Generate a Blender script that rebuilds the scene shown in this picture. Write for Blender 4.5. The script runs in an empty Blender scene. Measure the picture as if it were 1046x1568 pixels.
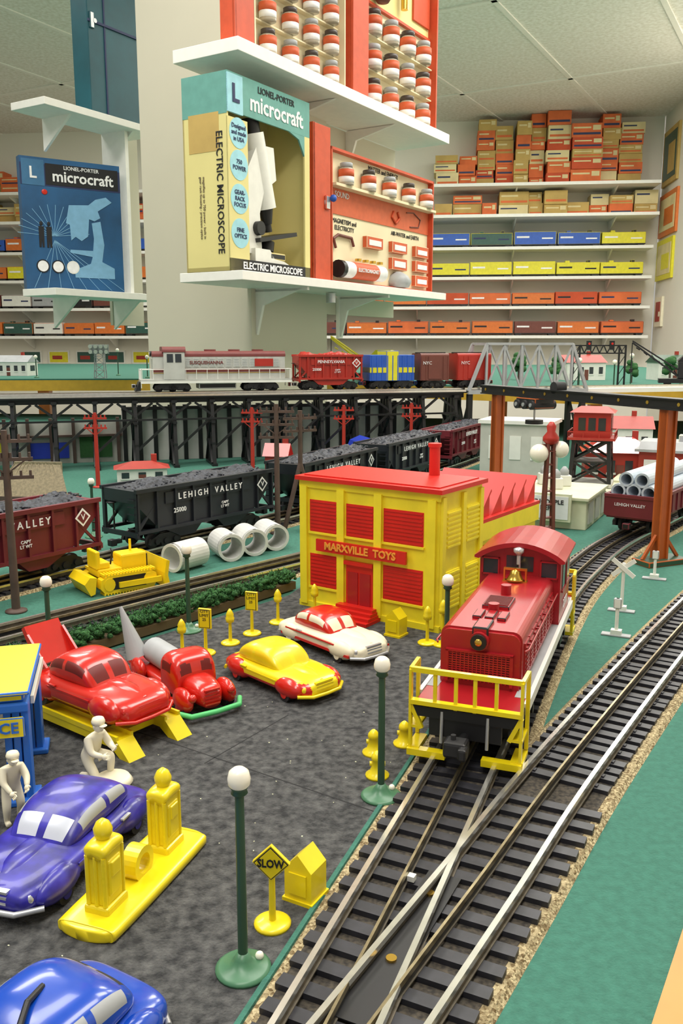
import bpy,bmesh,math,random
from mathutils import Matrix,Vector,Euler,noise
S=.01
random.seed(7)
pi=math.pi
def rad(a): return a*pi/180
def lin(c):
    r=[]
    for v in c:
        v/=255.
        r.append(v/12.92 if v<=.04045 else ((v+.055)/1.055)**2.4)
    return r
MATS={}
def mat(name,col,rough=.45,metal=0.,var=.06,scale=60,bump=0.,col2=None,voro=False,detail=4,lo=.35,hi=.65,bscale=None,coat=0.,emit=0.):
    if name in MATS: return MATS[name]
    m=bpy.data.materials.new(name);m.use_nodes=True
    nt=m.node_tree;N=nt.nodes;L=nt.links
    p=N['Principled BSDF']
    p.inputs['Roughness'].default_value=rough;p.inputs['Metallic'].default_value=metal
    if coat: p.inputs['Coat Weight'].default_value=coat;p.inputs['Coat Roughness'].default_value=.08
    c=lin(col)
    if col2 is None:
        a=[max(0,x*(1-var)) for x in c];b=[min(1,x*(1+var)) for x in c]
    else: a=c;b=lin(col2)
    tc=N.new('ShaderNodeTexCoord')
    t=N.new('ShaderNodeTexVoronoi' if voro else 'ShaderNodeTexNoise')
    t.inputs['Scale'].default_value=scale
    if not voro: t.inputs['Detail'].default_value=detail
    L.new(tc.outputs['Object'],t.inputs['Vector'])
    r=N.new('ShaderNodeValToRGB')
    r.color_ramp.elements[0].position=lo;r.color_ramp.elements[1].position=hi
    r.color_ramp.elements[0].color=(*a,1);r.color_ramp.elements[1].color=(*b,1)
    L.new(t.outputs['Color' if voro else 'Fac'],r.inputs['Fac'])
    L.new(r.outputs['Color'],p.inputs['Base Color'])
    if emit:
        L.new(r.outputs['Color'],p.inputs['Emission Color']);p.inputs['Emission Strength'].default_value=emit
    if bump:
        n2=N.new('ShaderNodeTexNoise');n2.inputs['Scale'].default_value=bscale or scale;n2.inputs['Detail'].default_value=5
        L.new(tc.outputs['Object'],n2.inputs['Vector'])
        bp=N.new('ShaderNodeBump');bp.inputs['Strength'].default_value=bump;bp.inputs['Distance'].default_value=.002
        L.new(n2.outputs['Fac'],bp.inputs['Height']);L.new(bp.outputs['Normal'],p.inputs['Normal'])
    MATS[name]=m
    return m
# ---- materials
RED=mat('red_plastic',(204,34,22),.25,coat=.5)
DRED=mat('switcher_red',(164,24,32),.33,coat=.2)
BRED=mat('building_red',(208,34,24),.4)
YEL=mat('yellow_plastic',(240,216,24),.3,coat=.3)
WALLY=mat('building_yellow',(242,224,44),.45)
ORY=mat('dozer_yellow',(244,208,24),.35)
BLU=mat('purple_blue_plastic',(46,40,150),.34,var=.4,scale=120,coat=.25,detail=10)
BLU2=mat('blue_plastic',(16,70,180),.22,coat=.5)
SBLU=mat('station_blue',(45,110,205),.35)
WHT=mat('white_paint',(232,232,224),.4,var=.03)
CRM=mat('cream_plastic',(238,230,202),.4,var=.05)
BLK=mat('black_metal',(26,26,28),.42)
DGR=mat('dark_rubber',(38,38,40),.7)
TIE=mat('tie_black',(42,42,48),.45,var=.25,scale=150)
RBED=mat('roadbed_dark',(46,43,40),.95,col2=(84,77,66),scale=500)
STL=mat('rail_steel',(232,230,222),.2,.85,var=.06,scale=200)
WEB=mat('rail_web',(120,112,98),.45,.6,var=.2,scale=200)
RAILD=mat('center_rail_brass',(158,146,116),.3,.9,var=.25,scale=150)
SIL=mat('silver_metal',(200,202,204),.32,.6)
GSIL=mat('grey_paint',(168,171,173),.5)
GOLD=mat('gold_brass',(215,175,80),.22,.9)
GRNP=mat('lamp_green',(74,122,90),.35)
DGRN=mat('lamp_post_green',(50,80,60),.4)
GLOBE=mat('globe_white',(240,234,216),.25,var=.02,emit=.06)
ORN=mat('gantry_orange',(176,84,30),.4)
ORBOX=mat('carton_orange',(216,108,56),.7,var=.12,scale=12)
ORBOX2=mat('carton_dark_orange',(196,78,40),.7,var=.1,scale=12)
TANBOX=mat('carton_tan',(192,162,94),.75,var=.1,scale=12)
CREAMBOX=mat('carton_cream',(222,208,158),.75,var=.08,scale=12)
NAVY=mat('label_navy',(40,50,90),.6)
TEAL=mat('teal_box',(18,80,92),.45,var=.12,scale=15)
COAL=mat('coal',(26,28,34),.55,col2=(70,74,84),scale=260,bump=1.,bscale=260)
MAR=mat('hopper_maroon',(108,32,42),.45)
HBLK=mat('hopper_black',(32,35,42),.4)
HRED=mat('hopper_red',(172,42,30),.45)
BRN=mat('pole_brown',(84,66,58),.6,var=.2)
PIPE=mat('pipe_grey',(212,212,208),.45)
PIPEB=mat('pipe_blue_white',(196,208,220),.4)
LSIL=mat('loco_grey',(188,188,182),.4)
LMAR=mat('loco_maroon',(120,58,56),.45)
GLASS=mat('dark_glass',(50,56,60),.15)
DRW=mat('dark_red_interior',(110,18,14),.45)
WIN=mat('silver_window',(210,215,228),.3,.2,var=.05)
FELT=mat('green_felt',(60,114,98),.95,var=.12,scale=260,bump=.4,bscale=900)
ASPH=mat('asphalt_mat',(46,47,49),.97,col2=(104,104,103),scale=230,detail=14,lo=.32,hi=.74,bump=.9,bscale=900)
SEAM=mat('seam_dark',(40,40,41),.95)
CORK=mat('cork_roadbed',(112,90,54),.9,col2=(222,204,160),scale=900,voro=True,lo=.1,hi=.9,bump=1.,bscale=900)
WOOD=mat('table_wood',(206,128,40),.4,var=.15,scale=20)
FASC=mat('yellow_fascia',(204,160,48),.6)
HEDGE=mat('hedge_green',(22,66,30),.9,col2=(64,118,58),scale=600,bump=1.)
HEDB=mat('hedge_planter',(96,80,52),.8)
WALL=mat('wall_paint',(234,231,218),.85,var=.015,scale=4)
COLM=mat('column_paint',(206,201,182),.85,var=.02,scale=4)
SHW=mat('shelf_white',(242,241,234),.45,var=.02)
CEIL=mat('ceiling_tile',(228,222,208),.95,col2=(248,244,236),scale=60,detail=8,bump=.3)
CGRID=mat('ceiling_grid',(244,240,230),.6,var=.02)
FLOORM=mat('floor_carpet',(120,115,108),.95,var=.15,scale=40)
CHRED=mat('cabinet_red',(200,78,44),.5)
CHOR=mat('panel_orange',(206,98,60),.6)
CHWH=mat('panel_cream',(232,220,184),.7,var=.05,scale=10)
MBOXY=mat('microscope_box_yellow',(226,214,144),.6,var=.04,scale=6)
MBOXT=mat('microscope_box_teal',(104,162,152),.6)
MBCY=mat('circle_cyan',(160,214,226),.6)
KRAFT=mat('inner_kraft',(214,198,134),.7)
POSTB=mat('poster_blue',(35,85,130),.5,var=.25,scale=8)
POSTL=mat('poster_light_blue',(124,174,208),.6)
INK=mat('ink_black',(25,25,30),.6)
INKW=mat('ink_white',(238,238,238),.6)
JARG=mat('jar_glass',(176,166,148),.15,var=.1)
JARO=mat('jar_label_orange',(206,92,52),.55)
JARC=mat('jar_cap_dark',(70,60,56),.4)
BRICK=mat('shed_red',(164,50,38),.5)
GRYB=mat('concrete_grey',(192,192,182),.7,var=.05)
CRMB=mat('platform_cream',(218,218,186),.6)
GBUMP=mat('green_bumper',(90,200,120),.4)
BLT=mat('tarp_blue',(36,60,180),.5)
TREEG=mat('tree_green',(50,95,50),.9,bump=1.)
LBLUE=mat('car_blue',(40,90,185),.45)
CARY=mat('car_yellow',(224,214,44),.45)
CARO=mat('car_orange',(214,114,46),.45)
CARG=mat('car_green',(45,85,75),.45)
BRNC=mat('car_brown',(112,60,50),.45)
SCRN=mat('screen_tan',(130,118,92),.7,var=.2,scale=300)
PR=mat('pole_red',(176,46,32),.5)

class B:
    def __init__(s): s.bm=bmesh.new();s.m=[];s.T=Matrix()
    def mi(s,m):
        if m not in s.m: s.m.append(m)
        return s.m.index(m)
    def add(s,vs,fs,m,sm=False):
        V=[s.bm.verts.new(s.T@Vector(v)) for v in vs]
        out=[]
        for k,f in enumerate(fs):
            try: F=s.bm.faces.new([V[i] for i in f])
            except ValueError: continue
            mm=m(f,k,vs) if callable(m) else m
            F.material_index=s.mi(mm);F.smooth=sm;out.append(F)
        return V,out
    def box(s,x0,x1,y0,y1,z0,z1,m,bev=0,rz=0,c=None):
        vs=[(x,y,z) for z in(z0,z1) for y in(y0,y1) for x in(x0,x1)]
        if rz:
            cx,cy=c or((x0+x1)/2,(y0+y1)/2);ca,sa=math.cos(rz),math.sin(rz)
            vs=[(cx+(x-cx)*ca-(y-cy)*sa,cy+(x-cx)*sa+(y-cy)*ca,z) for x,y,z in vs]
        V,F=s.add(vs,[(0,2,3,1),(4,5,7,6),(0,1,5,4),(2,6,7,3),(0,4,6,2),(1,3,7,5)],m)
        if bev:
            es=list({e for f in F for e in f.edges})
            bmesh.ops.bevel(s.bm,geom=es,offset=bev,segments=2,affect='EDGES',profile=.5)
    def bx(s,c,d,m,bev=0,rz=0):
        s.box(c[0]-d[0]/2,c[0]+d[0]/2,c[1]-d[1]/2,c[1]+d[1]/2,c[2]-d[2]/2,c[2]+d[2]/2,m,bev,rz)
    def cyl(s,p0,p1,r0,m,r1=None,n=14,cap=True,sm=True):
        if r1 is None:r1=r0
        p0=Vector(p0);p1=Vector(p1);d=(p1-p0).normalized()
        u=d.orthogonal().normalized();w=d.cross(u)
        vs=[]
        for p,r in((p0,r0),(p1,r1)):
            for i in range(n):
                a=2*pi*i/n;vs.append(p+(u*math.cos(a)+w*math.sin(a))*r)
        s.add(vs,[(i,(i+1)%n,n+(i+1)%n,n+i) for i in range(n)],m,sm)
        if cap:
            s.add(vs[:n],[tuple(reversed(range(n)))],m);s.add(vs[n:],[tuple(range(n))],m)
    def pipe(s,p0,p1,r,ri,m,n=24):
        p0=Vector(p0);p1=Vector(p1);d=(p1-p0).normalized();u=d.orthogonal().normalized();w=d.cross(u)
        vs=[]
        for p,r_ in((p0,r),(p1,r),(p1,ri),(p0,ri)):
            for i in range(n):
                a=2*pi*i/n;vs.append(p+(u*math.cos(a)+w*math.sin(a))*r_)
        s.add(vs,[(k*n+i,k*n+(i+1)%n,((k+1)%4)*n+(i+1)%n,((k+1)%4)*n+i) for k in range(4) for i in range(n)],m,False)
    def lathe(s,prof,c,m,n=18,sm=True):
        vs=[];fs=[]
        for r,z in prof:
            for i in range(n):
                a=2*pi*i/n;vs.append((c[0]+r*math.cos(a),c[1]+r*math.sin(a),c[2]+z))
        for k in range(len(prof)-1):
            for i in range(n): fs.append((k*n+i,k*n+(i+1)%n,(k+1)*n+(i+1)%n,(k+1)*n+i))
        fs.append(tuple(reversed(range(n))));fs.append(tuple(range((len(prof)-1)*n,len(prof)*n)))
        s.add(vs,fs,m,sm)
    def sph(s,c,r,m,n=16,k=10):
        if not hasattr(r,'__len__'):r=(r,r,r)
        vs=[(c[0],c[1],c[2]-r[2])];fs=[]
        for j in range(1,k):
            t=-pi/2+pi*j/k
            for i in range(n):
                a=2*pi*i/n;vs.append((c[0]+r[0]*math.cos(t)*math.cos(a),c[1]+r[1]*math.cos(t)*math.sin(a),c[2]+r[2]*math.sin(t)))
        vs.append((c[0],c[1],c[2]+r[2]))
        for i in range(n):
            fs.append((0,1+(i+1)%n,1+i));fs.append((len(vs)-1,1+(k-2)*n+i,1+(k-2)*n+(i+1)%n))
        for j in range(k-2):
            for i in range(n): fs.append((1+j*n+i,1+j*n+(i+1)%n,1+(j+1)*n+(i+1)%n,1+(j+1)*n+i))
        s.add(vs,fs,m,True)
    def prism(s,poly,ax,lo,hi,m):
        n=len(poly)
        def P(p,t): return {'x':(t,p[0],p[1]),'y':(p[0],t,p[1]),'z':(p[0],p[1],t)}[ax]
        vs=[P(p,lo) for p in poly]+[P(p,hi) for p in poly]
        s.add(vs,[(i,(i+1)%n,n+(i+1)%n,n+i) for i in range(n)]+[tuple(reversed(range(n))),tuple(range(n,2*n))],m)
    def bar(s,p0,p1,w,m,h=None):
        p0=Vector(p0);p1=Vector(p1);d=(p1-p0).normalized();h=h or w
        up=Vector((0,0,1)) if abs(d.z)<.95 else Vector((0,1,0))
        u=d.cross(up).normalized();v=u.cross(d)
        vs=[p+u*a*w/2+v*b*h/2 for p in(p0,p1) for a,b in((-1,-1),(1,-1),(1,1),(-1,1))]
        s.add(vs,[(0,1,5,4),(1,2,6,5),(2,3,7,6),(3,0,4,7),(3,2,1,0),(4,5,6,7)],m)
    def tube(s,pts,r,m,n=8):
        for a,b in zip(pts,pts[1:]): s.cyl(a,b,r,m,n=n)
        for p in pts[1:-1]: s.sph(p,r,m,n=n,k=6)
    def hull(s,st,m,ns=24,nr=24,p=2.8,uv=False):
        pts=[];K=len(st)
        for i in range(ns+1):
            t=i/ns*(K-1);k=min(int(t),K-2);f=t-k
            g=lambda j:st[max(0,min(K-1,j))]
            q=[]
            for c in range(4):
                a,b_,c_,d=g(k-1)[c],g(k)[c],g(k+1)[c],g(k+2)[c]
                q.append(.5*((2*b_)+(-a+c_)*f+(2*a-5*b_+4*c_-d)*f*f+(-a+3*b_-3*c_+d)*f**3))
            pts.append(q)
        vs=[]
        for x,hw,z0,z1 in pts:
            zc=(z0+z1)/2;hh=max(.01,(z1-z0)/2);hw=max(.01,hw)
            for j in range(nr):
                a=2*pi*(j+.5)/nr;ca,sa=math.cos(a),math.sin(a)
                vs.append((x,hw*math.copysign(abs(ca)**(2/p),ca),zc+hh*math.copysign(abs(sa)**(2/p),sa)))
        fs=[(i*nr+j,i*nr+(j+1)%nr,(i+1)*nr+(j+1)%nr,(i+1)*nr+j) for i in range(ns) for j in range(nr)]
        fs+=[tuple(reversed(range(nr))),tuple(range(ns*nr,(ns+1)*nr))]
        if callable(m) and uv:
            def mm(f,k,vv):
                if k>=ns*nr: return m(0,-90)
                i,j=divmod(k,nr);a=360.*(j+1)/nr
                a=a if a<=180 else a-360
                if a>90: a=180-a
                return m((i+.5)/ns,a)
        elif callable(m):
            mm=lambda f,k,vv:m(sum(vv[i][0] for i in f)/len(f),sum(vv[i][1] for i in f)/len(f),sum(vv[i][2] for i in f)/len(f))
        else: mm=m
        s.add(vs,fs,mm,True)
    def text(s,t,size,pos,rot,m,depth=.02,bold=0,al='CENTER',sx=1.):
        cu=bpy.data.curves.new('t','FONT');cu.body=t;cu.size=size;cu.extrude=depth;cu.align_x=al;cu.align_y='CENTER';cu.offset=bold*size
        cu.resolution_u=2
        ob=bpy.data.objects.new('t',cu);bpy.context.scene.collection.objects.link(ob)
        bpy.context.view_layer.update()
        me=bpy.data.meshes.new_from_object(ob.evaluated_get(bpy.context.evaluated_depsgraph_get()))
        M=Matrix.Translation(pos)@Euler(rot).to_matrix().to_4x4()@Matrix.Diagonal((sx,1,1,1))
        s.add([M@v.co for v in me.vertices],[tuple(p.vertices) for p in me.polygons],m)
        bpy.data.objects.remove(ob);bpy.data.curves.remove(cu);bpy.data.meshes.remove(me)
    def skin(s,pts,edges,radii,m,sub=2):
        me=bpy.data.meshes.new('sk');me.from_pydata(pts,edges,[]);ob=bpy.data.objects.new('sk',me)
        bpy.context.scene.collection.objects.link(ob)
        ob.modifiers.new('s','SKIN')
        if not me.skin_vertices:
            bm=bmesh.new();bm.from_mesh(me);bm.verts.layers.skin.verify();bm.to_mesh(me);bm.free()
        for i,r in enumerate(radii): me.skin_vertices[0].data[i].radius=(r,r)
        me.skin_vertices[0].data[0].use_root=True
        sb=ob.modifiers.new('u','SUBSURF');sb.levels=sub;sb.render_levels=sub
        bpy.context.view_layer.update()
        m2=bpy.data.meshes.new_from_object(ob.evaluated_get(bpy.context.evaluated_depsgraph_get()))
        s.add([v.co.copy() for v in m2.vertices],[tuple(p.vertices) for p in m2.polygons],m,True)
        bpy.data.objects.remove(ob);bpy.data.meshes.remove(me);bpy.data.meshes.remove(m2)
    def fin(s,name,x=0,y=0,z=0,rz=0,sc=(1,1,1)):
        bmesh.ops.scale(s.bm,vec=(S*sc[0],S*sc[1],S*sc[2]),verts=s.bm.verts)
        bmesh.ops.recalc_face_normals(s.bm,faces=s.bm.faces)
        me=bpy.data.meshes.new(name);s.bm.to_mesh(me);s.bm.free()
        for m in s.m: me.materials.append(m)
        ob=bpy.data.objects.new(name,me);bpy.context.scene.collection.objects.link(ob)
        ob.location=(x*S,y*S,z*S);ob.rotation_euler=(0,0,rz)
        return ob
FZ=-95.
CZ=161.5
AA=rad(58.1)   # direction the long table edge and shelves run
# ================= ROOM =================
b=B();b.box(-330,230,-80,690,FZ-5,FZ,FLOORM);b.fin('floor')
b=B();b.box(-90,430.5,0,6,FZ,CZ,WALL);b.fin('wall_back',-228.3,626,0,rad(-6.13))
b=B();b.box(0,6,-700,0,FZ,CZ,WALL);b.fin('wall_right',200.4,580,0,rad(-6.13))
b=B();b.box(-6,0,-700,10,FZ,CZ,WALL);b.fin('wall_left',-316,640,0,rad(-2))
b=B();b.box(-350,240,-90,700,CZ+.02,CZ+4,CEIL);b.fin('ceiling')
g=B()
for i in range(-8,9): g.box(-800,800,i*61-1.2,i*61+1.2,0,.6,CGRID)
for i in range(-7,8): g.box(i*122-1.2,i*122+1.2,-500,500,0,.6,CGRID)
def clip(bm,co,no):
    geom=bm.verts[:]+bm.edges[:]+bm.faces[:]
    bmesh.ops.bisect_plane(bm,geom=geom,plane_co=co,plane_no=no,clear_outer=True)
R=Matrix.Translation((62.6,394,CZ-.6))@Matrix.Rotation(rad(61.3),4,'Z')
bmesh.ops.transform(g.bm,matrix=R,verts=g.bm.verts)
for co,no in(((-300,0,0),(-1,0,0)),((0,-60,0),(0,-1,0)),((200.4,580,0),(.994,-.107,0)),((200.4,580,0),(.107,.994,0))): clip(g.bm,co,no)
g.fin('trim_ceiling_grid')
# ================= TABLES =================
def e(D): return (10.3+.593*(D-25.5),D)
b=B();poly=[e(-5),e(258),(-160,300),(-160,-5)]
b.prism(poly,'z',-3,0,FELT)
poly2=[e(-5),(e(-5)[0]+3.2,-6.9),(e(258)[0]+3.2,256.1),e(258)]
b.prism(poly2,'z',-9,.25,WOOD)
for x,y in((-3,12),(40,90),(100,190),(-150,5),(-150,280),(130,250),(-70,280)): b.box(x-4,x+4,y-4,y+4,FZ,-3,WOOD)
b.fin('layout_table')
def Lx(D): return .2+.378*(D-26.3)
def cat(P,step):
    out=[];K=len(P)
    for k in range(K-1):
        a=P[max(0,k-1)];b_=P[k];c=P[k+1];d=P[min(K-1,k+2)]
        n=max(2,int(math.dist(b_,c)/.4))
        for i in range(n):
            f=i/n
            out.append(tuple(.5*((2*b_[j])+(-a[j]+c[j])*f+(2*a[j]-5*b_[j]+4*c[j]-d[j])*f*f+(-a[j]+3*b_[j]-3*c[j]+d[j])*f**3) for j in(0,1)))
    out.append(tuple(P[-1]))
    res=[out[0]];acc=0
    for p,q in zip(out,out[1:]):
        acc+=math.dist(p,q)
        if acc>=step: res.append(q);acc-=step
    return res
def normals(P):
    N=[]
    for i in range(len(P)):
        p=P[max(0,i-1)];q=P[min(len(P)-1,i+1)]
        dx,dy=q[0]-p[0],q[1]-p[1];l=math.hypot(dx,dy)
        N.append((dy/l,-dx/l))
    return N
def ribbon(b,P,N,o0,o1,z0,z1,m,ch=0):
    vs=[]
    for p,n in zip(P,N):
        for o,z in((o0,z0),(o1,z0),(o1-ch,z1),(o0+ch,z1)): vs.append((p[0]+n[0]*o,p[1]+n[1]*o,z))
    fs=[(i*4+k,i*4+(k+1)%4,i*4+4+(k+1)%4,i*4+4+k) for i in range(len(P)-1) for k in range(4)]
    fs+=[(3,2,1,0),tuple(len(vs)-4+k for k in range(4))]
    b.add(vs,fs,m)
b=B();ap=[(Lx(14)-3.15,14),(Lx(46)-3.15,46),(Lx(56)-3.15,56),(Lx(66)-3.15,66),(11.5,72),(10,84.5),(-3,81),(-4.7,76),(-21,56.5),(-42,34),(-42,14)]
b.prism(ap,'z',.01,.14,ASPH)
def strip(b,p,q,w,z0,z1,m): b.bar((p[0],p[1],(z0+z1)/2),(q[0],q[1],(z0+z1)/2),w,m,z1-z0)
strip(b,(-7.3,43.7),(-3.2,50),.07,.13,.15,SEAM);strip(b,(-10,46.5),(2.4,38.2),.07,.13,.15,SEAM);strip(b,(-10,46.5),(-30,59),.07,.13,.15,SEAM)
gp=[(Lx(y),y) for y in range(14,68,2)];ribbon(b,gp,normals(gp),-3.15,-2.85,.02,.25,FELT,.05)
random.seed(3)
for k in range(60):
    x=random.uniform(-14,3);y=random.uniform(24,62)
    if x<Lx(y)-3.6: b.bx((x,y,.15),(random.uniform(.03,.09),random.uniform(.03,.07),.03),CRMB,rz=random.random()*3)
b.fin('asphalt_mat')
random.seed(7)
# ================= TRACKS =================
def rails(b,P,N,z,dz=0):
    for o,m in((-1.6,STL),(0,RAILD),(1.6,STL)):
        w=.14 if o else .085
        ribbon(b,P,N,o-w*1.3,o+w*1.3,z,z+.06,WEB)
        ribbon(b,P,N,o-w*.5,o+w*.5,z+.06,z+.36,BLK if not o else WEB)
        ribbon(b,P,N,o-w,o+w,z+.34,z+.52+dz,m,.03)
def track(name,P,z=0,tie=1.1,skip=None,tl=2.5,dz=0):
    C=cat(P,.8);N=normals(C);b=B()
    ribbon(b,C,N,-3.05,3.05,z+.0,z+.2,CORK,.25)
    ribbon(b,C,N,-2.45,2.45,z+.19,z+.225,RBED)
    T=cat(P,tie);TN=normals(T)
    for p,n in zip(T,TN):
        if skip and skip(p): continue
        b.bx((p[0],p[1],z+.32),(tl*2,.6,.24),TIE,rz=math.atan2(n[1],n[0]))
        for o in(-1.85,-1.35,1.35,1.85): b.bx((p[0]+n[0]*o,p[1]+n[1]*o,z+.47),(.14,.3,.08),TIE,rz=math.atan2(n[1],n[0]))
    rails(b,C,N,z+.44,dz)
    return b.fin(name)
RT=.96
Lp=[(Lx(14),14),(Lx(26.3),26.3),(Lx(43.5),43.5),(Lx(58.6),58.6),(18.3,73),(23.4,83.2),(30,94.5),(40,108),(52,124),(70,146),(95,172)]
Rp=[(-5.3,14),(2,26.3),(5.6,32.3),(12.1,43.2),(26.6,65.8),(45,93),(72,134),(100,176)]
sk=lambda p:p[1]<41.5
track('train_track',Lp,skip=sk,z=.0)
track('train_track',Rp,skip=sk,z=.005,dz=.004)
b=B();y=14.5
while y<41.4:
    l=Lx(y);r=2+.6*(y-26.3)
    n=Vector((math.cos(rad(26)),-math.sin(rad(26))))
    a=Vector((l,y))-n*2.5;sepc=(r-l)*.9
    q=a+n*(5.05+sepc)
    b.bar((a.x,a.y,.33),(q.x,q.y,.33),.6,TIE,.24)
    y+=1.15
b.T=Matrix.Translation((2.3,29,0))@Matrix.Rotation(rad(-26),4,'Z')
b.box(-.7,.7,-4.5,4.5,.46,.52,BLK);b.cyl((0,-1.2,.5),(0,-1.2,.6),.2,GOLD);b.cyl((-.1,3,.5),(-.1,3,.6),.18,GOLD)
b.box(-1.25,-.95,3.4,3.7,.52,.75,WHT)
b.T=Matrix();b.fin('railroad_switch',0,0,0.01)
T1=[(-60,23.5),(-42,44.3),(-25.6,63.6),(-16.6,73.7),(-4.5,86.8),(5,97.5)]
track('train_track',T1)
T2=[(-60,38),(-45,59),(-31.2,77.9),(-20.1,93.5),(-5.7,113),(8,139),(22,165),(33,190),(45,216)]
track('train_track',T2)
def along(P,p):
    C=cat(P,.8);i=min(range(len(C)),key=lambda k:math.dist(C[k],p))
    q=C[min(len(C)-1,i+3)];r=C[max(0,i-3)]
    return C[i],math.atan2(q[1]-r[1],q[0]-r[0])
# ================= ROLLING STOCK =================
def truck(b,x,w=2.3,m=None):
    m=m or BLK
    for sx in(-1.25,1.25):
        for sy in(-1,1): b.cyl((x+sx,sy*1.45,.78),(x+sx,sy*1.8,.78),.8,DGR,n=16)
        b.cyl((x+sx,-1.5,.78),(x+sx,1.5,.78),.15,DGR,n=6)
    for sy in(-1,1):
        b.prism([(x-2.1,.55),(x-1.4,.4),(x-.7,.7),(x-.5,.3),(x+.5,.3),(x+.7,.7),(x+1.4,.4),(x+2.1,.55),(x+1.9,1.15),(x+.8,1.6),(x-.8,1.6),(x-1.9,1.15)],'y',sy*2.25-.2,sy*2.25+.2,m)
        for sx in(-1.25,1.25): b.cyl((x+sx,sy*2.4,.8),(x+sx,sy*2.65,.8),.3,m,n=8)
        b.cyl((x,sy*2.4,.75),(x,sy*2.6,.75),.35,m,n=8)
    b.box(x-.5,x+.5,-2.2,2.2,1.1,1.7,m)
def coupler(b,x,s):
    b.box(min(x,x+s*1.2),max(x,x+s*1.2),-.25,.25,.9,1.3,BLK)
    b.box(min(x+s*.8,x+s*1.5),max(x+s*.8,x+s*1.5),-.5,.3,.75,1.45,BLK,.1)
def hopper(name,col,P,pos,txt,L=21,load=COAL,letter=INKW,ts=.95):
    b=B();h=L/2
    side=[(-h,6.5),(h,6.5),(h,5.2),(h-2.6,2.6),(h-6,.95),(h-8,.95),(h-9,1.9),(-(h-9),1.9),(-(h-8),.95),(-(h-6),.95),(-(h-2.6),2.6),(-h,5.2)] if h>9 else [(-h,6.5),(h,6.5),(h,5),(h-2.2,2.4),(h-4,.95),(-(h-4),.95),(-(h-2.2),2.4),(-h,5)]
    b.prism(side,'y',-2.6,2.6,col)
    for sy in(-1,1):
        b.box(-h,h,sy*2.75-.2,sy*2.75+.2,2.0,2.35,col)
        b.box(-h-.1,h+.1,sy*2.8-.22,sy*2.8+.22,6.3,6.7,col)
        n=9
        for i in range(n):
            x=-h+.2+(L-.4)*i/(n-1);b.box(x-.12,x+.12,sy*2.7-.22,sy*2.7+.22,2.2,6.4,col)
        b.box(h-.3,h,sy*2.6-.2,sy*2.6+.2,1.5,6.4,col);b.box(-h,-h+.3,sy*2.6-.2,sy*2.6+.2,1.5,6.4,col)
        b.bar((h-.2,sy*2.5,2.2),(h-3,sy*2.5,5.2),.25,col);b.bar((-h+.2,sy*2.5,2.2),(-h+3,sy*2.5,5.2),.25,col)
        r=(pi/2,0,0) if sy<0 else (pi/2,0,pi)
        b.box(-h*.62,h*.62,sy*2.62-.12,sy*2.62+.33*(1 if sy>0 else 0)+.0 if sy>0 else sy*2.62+.12,4.75,5.95,col)
        b.text(txt,ts,(0,sy*2.99,5.35),r,letter,.03,.01,sx=.95)
        b.text('25000',.7,(-h*.45*(-sy),sy*2.99,3.9),r,letter,.03,.01)
        b.text('CAPY\nLT WT',.42,(h*.2*(-sy),sy*2.99,3.6),r,letter,.03,.01)
        d=.9;cx=h*.8*(-sy)
        for k in(1.,.72):
            b.add([(cx+d*k,sy*(2.98+.03*(1-k)*3),5.1),(cx,sy*(2.98+.03*(1-k)*3),5.1+d*k),(cx-d*k,sy*(2.98+.03*(1-k)*3),5.1),(cx,sy*(2.98+.03*(1-k)*3),5.1-d*k)],[(0,1,2,3)],letter if k==1 else col)
        b.text('V',.8,(cx,sy*3.03,5.1),r,letter,.02,.01)
    for s in(-1,1):
        b.box(s*h-.15,s*h+.15,-2.9,2.9,1.7,2.2,col)
        for k in range(5): b.bar((s*(h+.15),-2.6,2.6+k*.75),(s*(h+.15),-1.5,2.6+k*.75),.1,col)
        b.cyl((s*(h-.2),1.2,2.2),(s*(h-.2),1.2,6),.1,BLK,n=6);b.lathe([(.5,0),(.5,.1)],(s*(h+.1),1.2,5),BLK,n=12)
        coupler(b,s*h,s)
    nx,ny=44,12;vs=[]
    for i in range(nx+1):
        for j in range(ny+1):
            x=-h+.3+(L-.6)*i/nx;y=-2.5+5*j/ny
            ed=min(1,min(i,nx-i)/4,min(j,ny-j)/3)
            vs.append((x,y,6.3+ed*(.6+.25*math.sin(x*.9))+.35*noise.noise(Vector((x*1.7,y*1.7,L)))*ed))
    b.add(vs,[(i*(ny+1)+j,(i+1)*(ny+1)+j,(i+1)*(ny+1)+j+1,i*(ny+1)+j+1) for i in range(nx) for j in range(ny)],load,False)
    if load is COAL:
        for k in range(260):
            x=random.uniform(-h+.8,h-.8);y=random.uniform(-2.1,2.1);r=random.uniform(.1,.22)
            b.sph((x,y,6.85+.25*math.sin(x*.9)-abs(y)*.12),(r,r*.8,r*.7),load,n=5,k=4)
    truck(b,h-(4 if h>9 else 2.9));truck(b,-h+(4 if h>9 else 2.9))
    p,a=along(P,pos)
    return b.fin(name,p[0],p[1],RT,a)
hopper('maroon_coal_hopper_car',MAR,T2,(-31.9,77.0),'L E H I G H    V A L L E Y',21)
hopper('black_coal_hopper_car',HBLK,T2,(-16.8,98.0),'L E H I G H    V A L L E Y',20.5)
hopper('black_coal_hopper_car',HBLK,T2,(-2.9,119.0),'L E H I G H   V A L L E Y',20.5)
hopper('black_coal_hopper_car',HBLK,T2,(8.6,141.5),'L E H I G H   V A L L E Y',20.5)
hopper('maroon_coal_hopper_car',MAR,T2,(20.5,164),'LEHIGH VALLEY',20.5)
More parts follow.
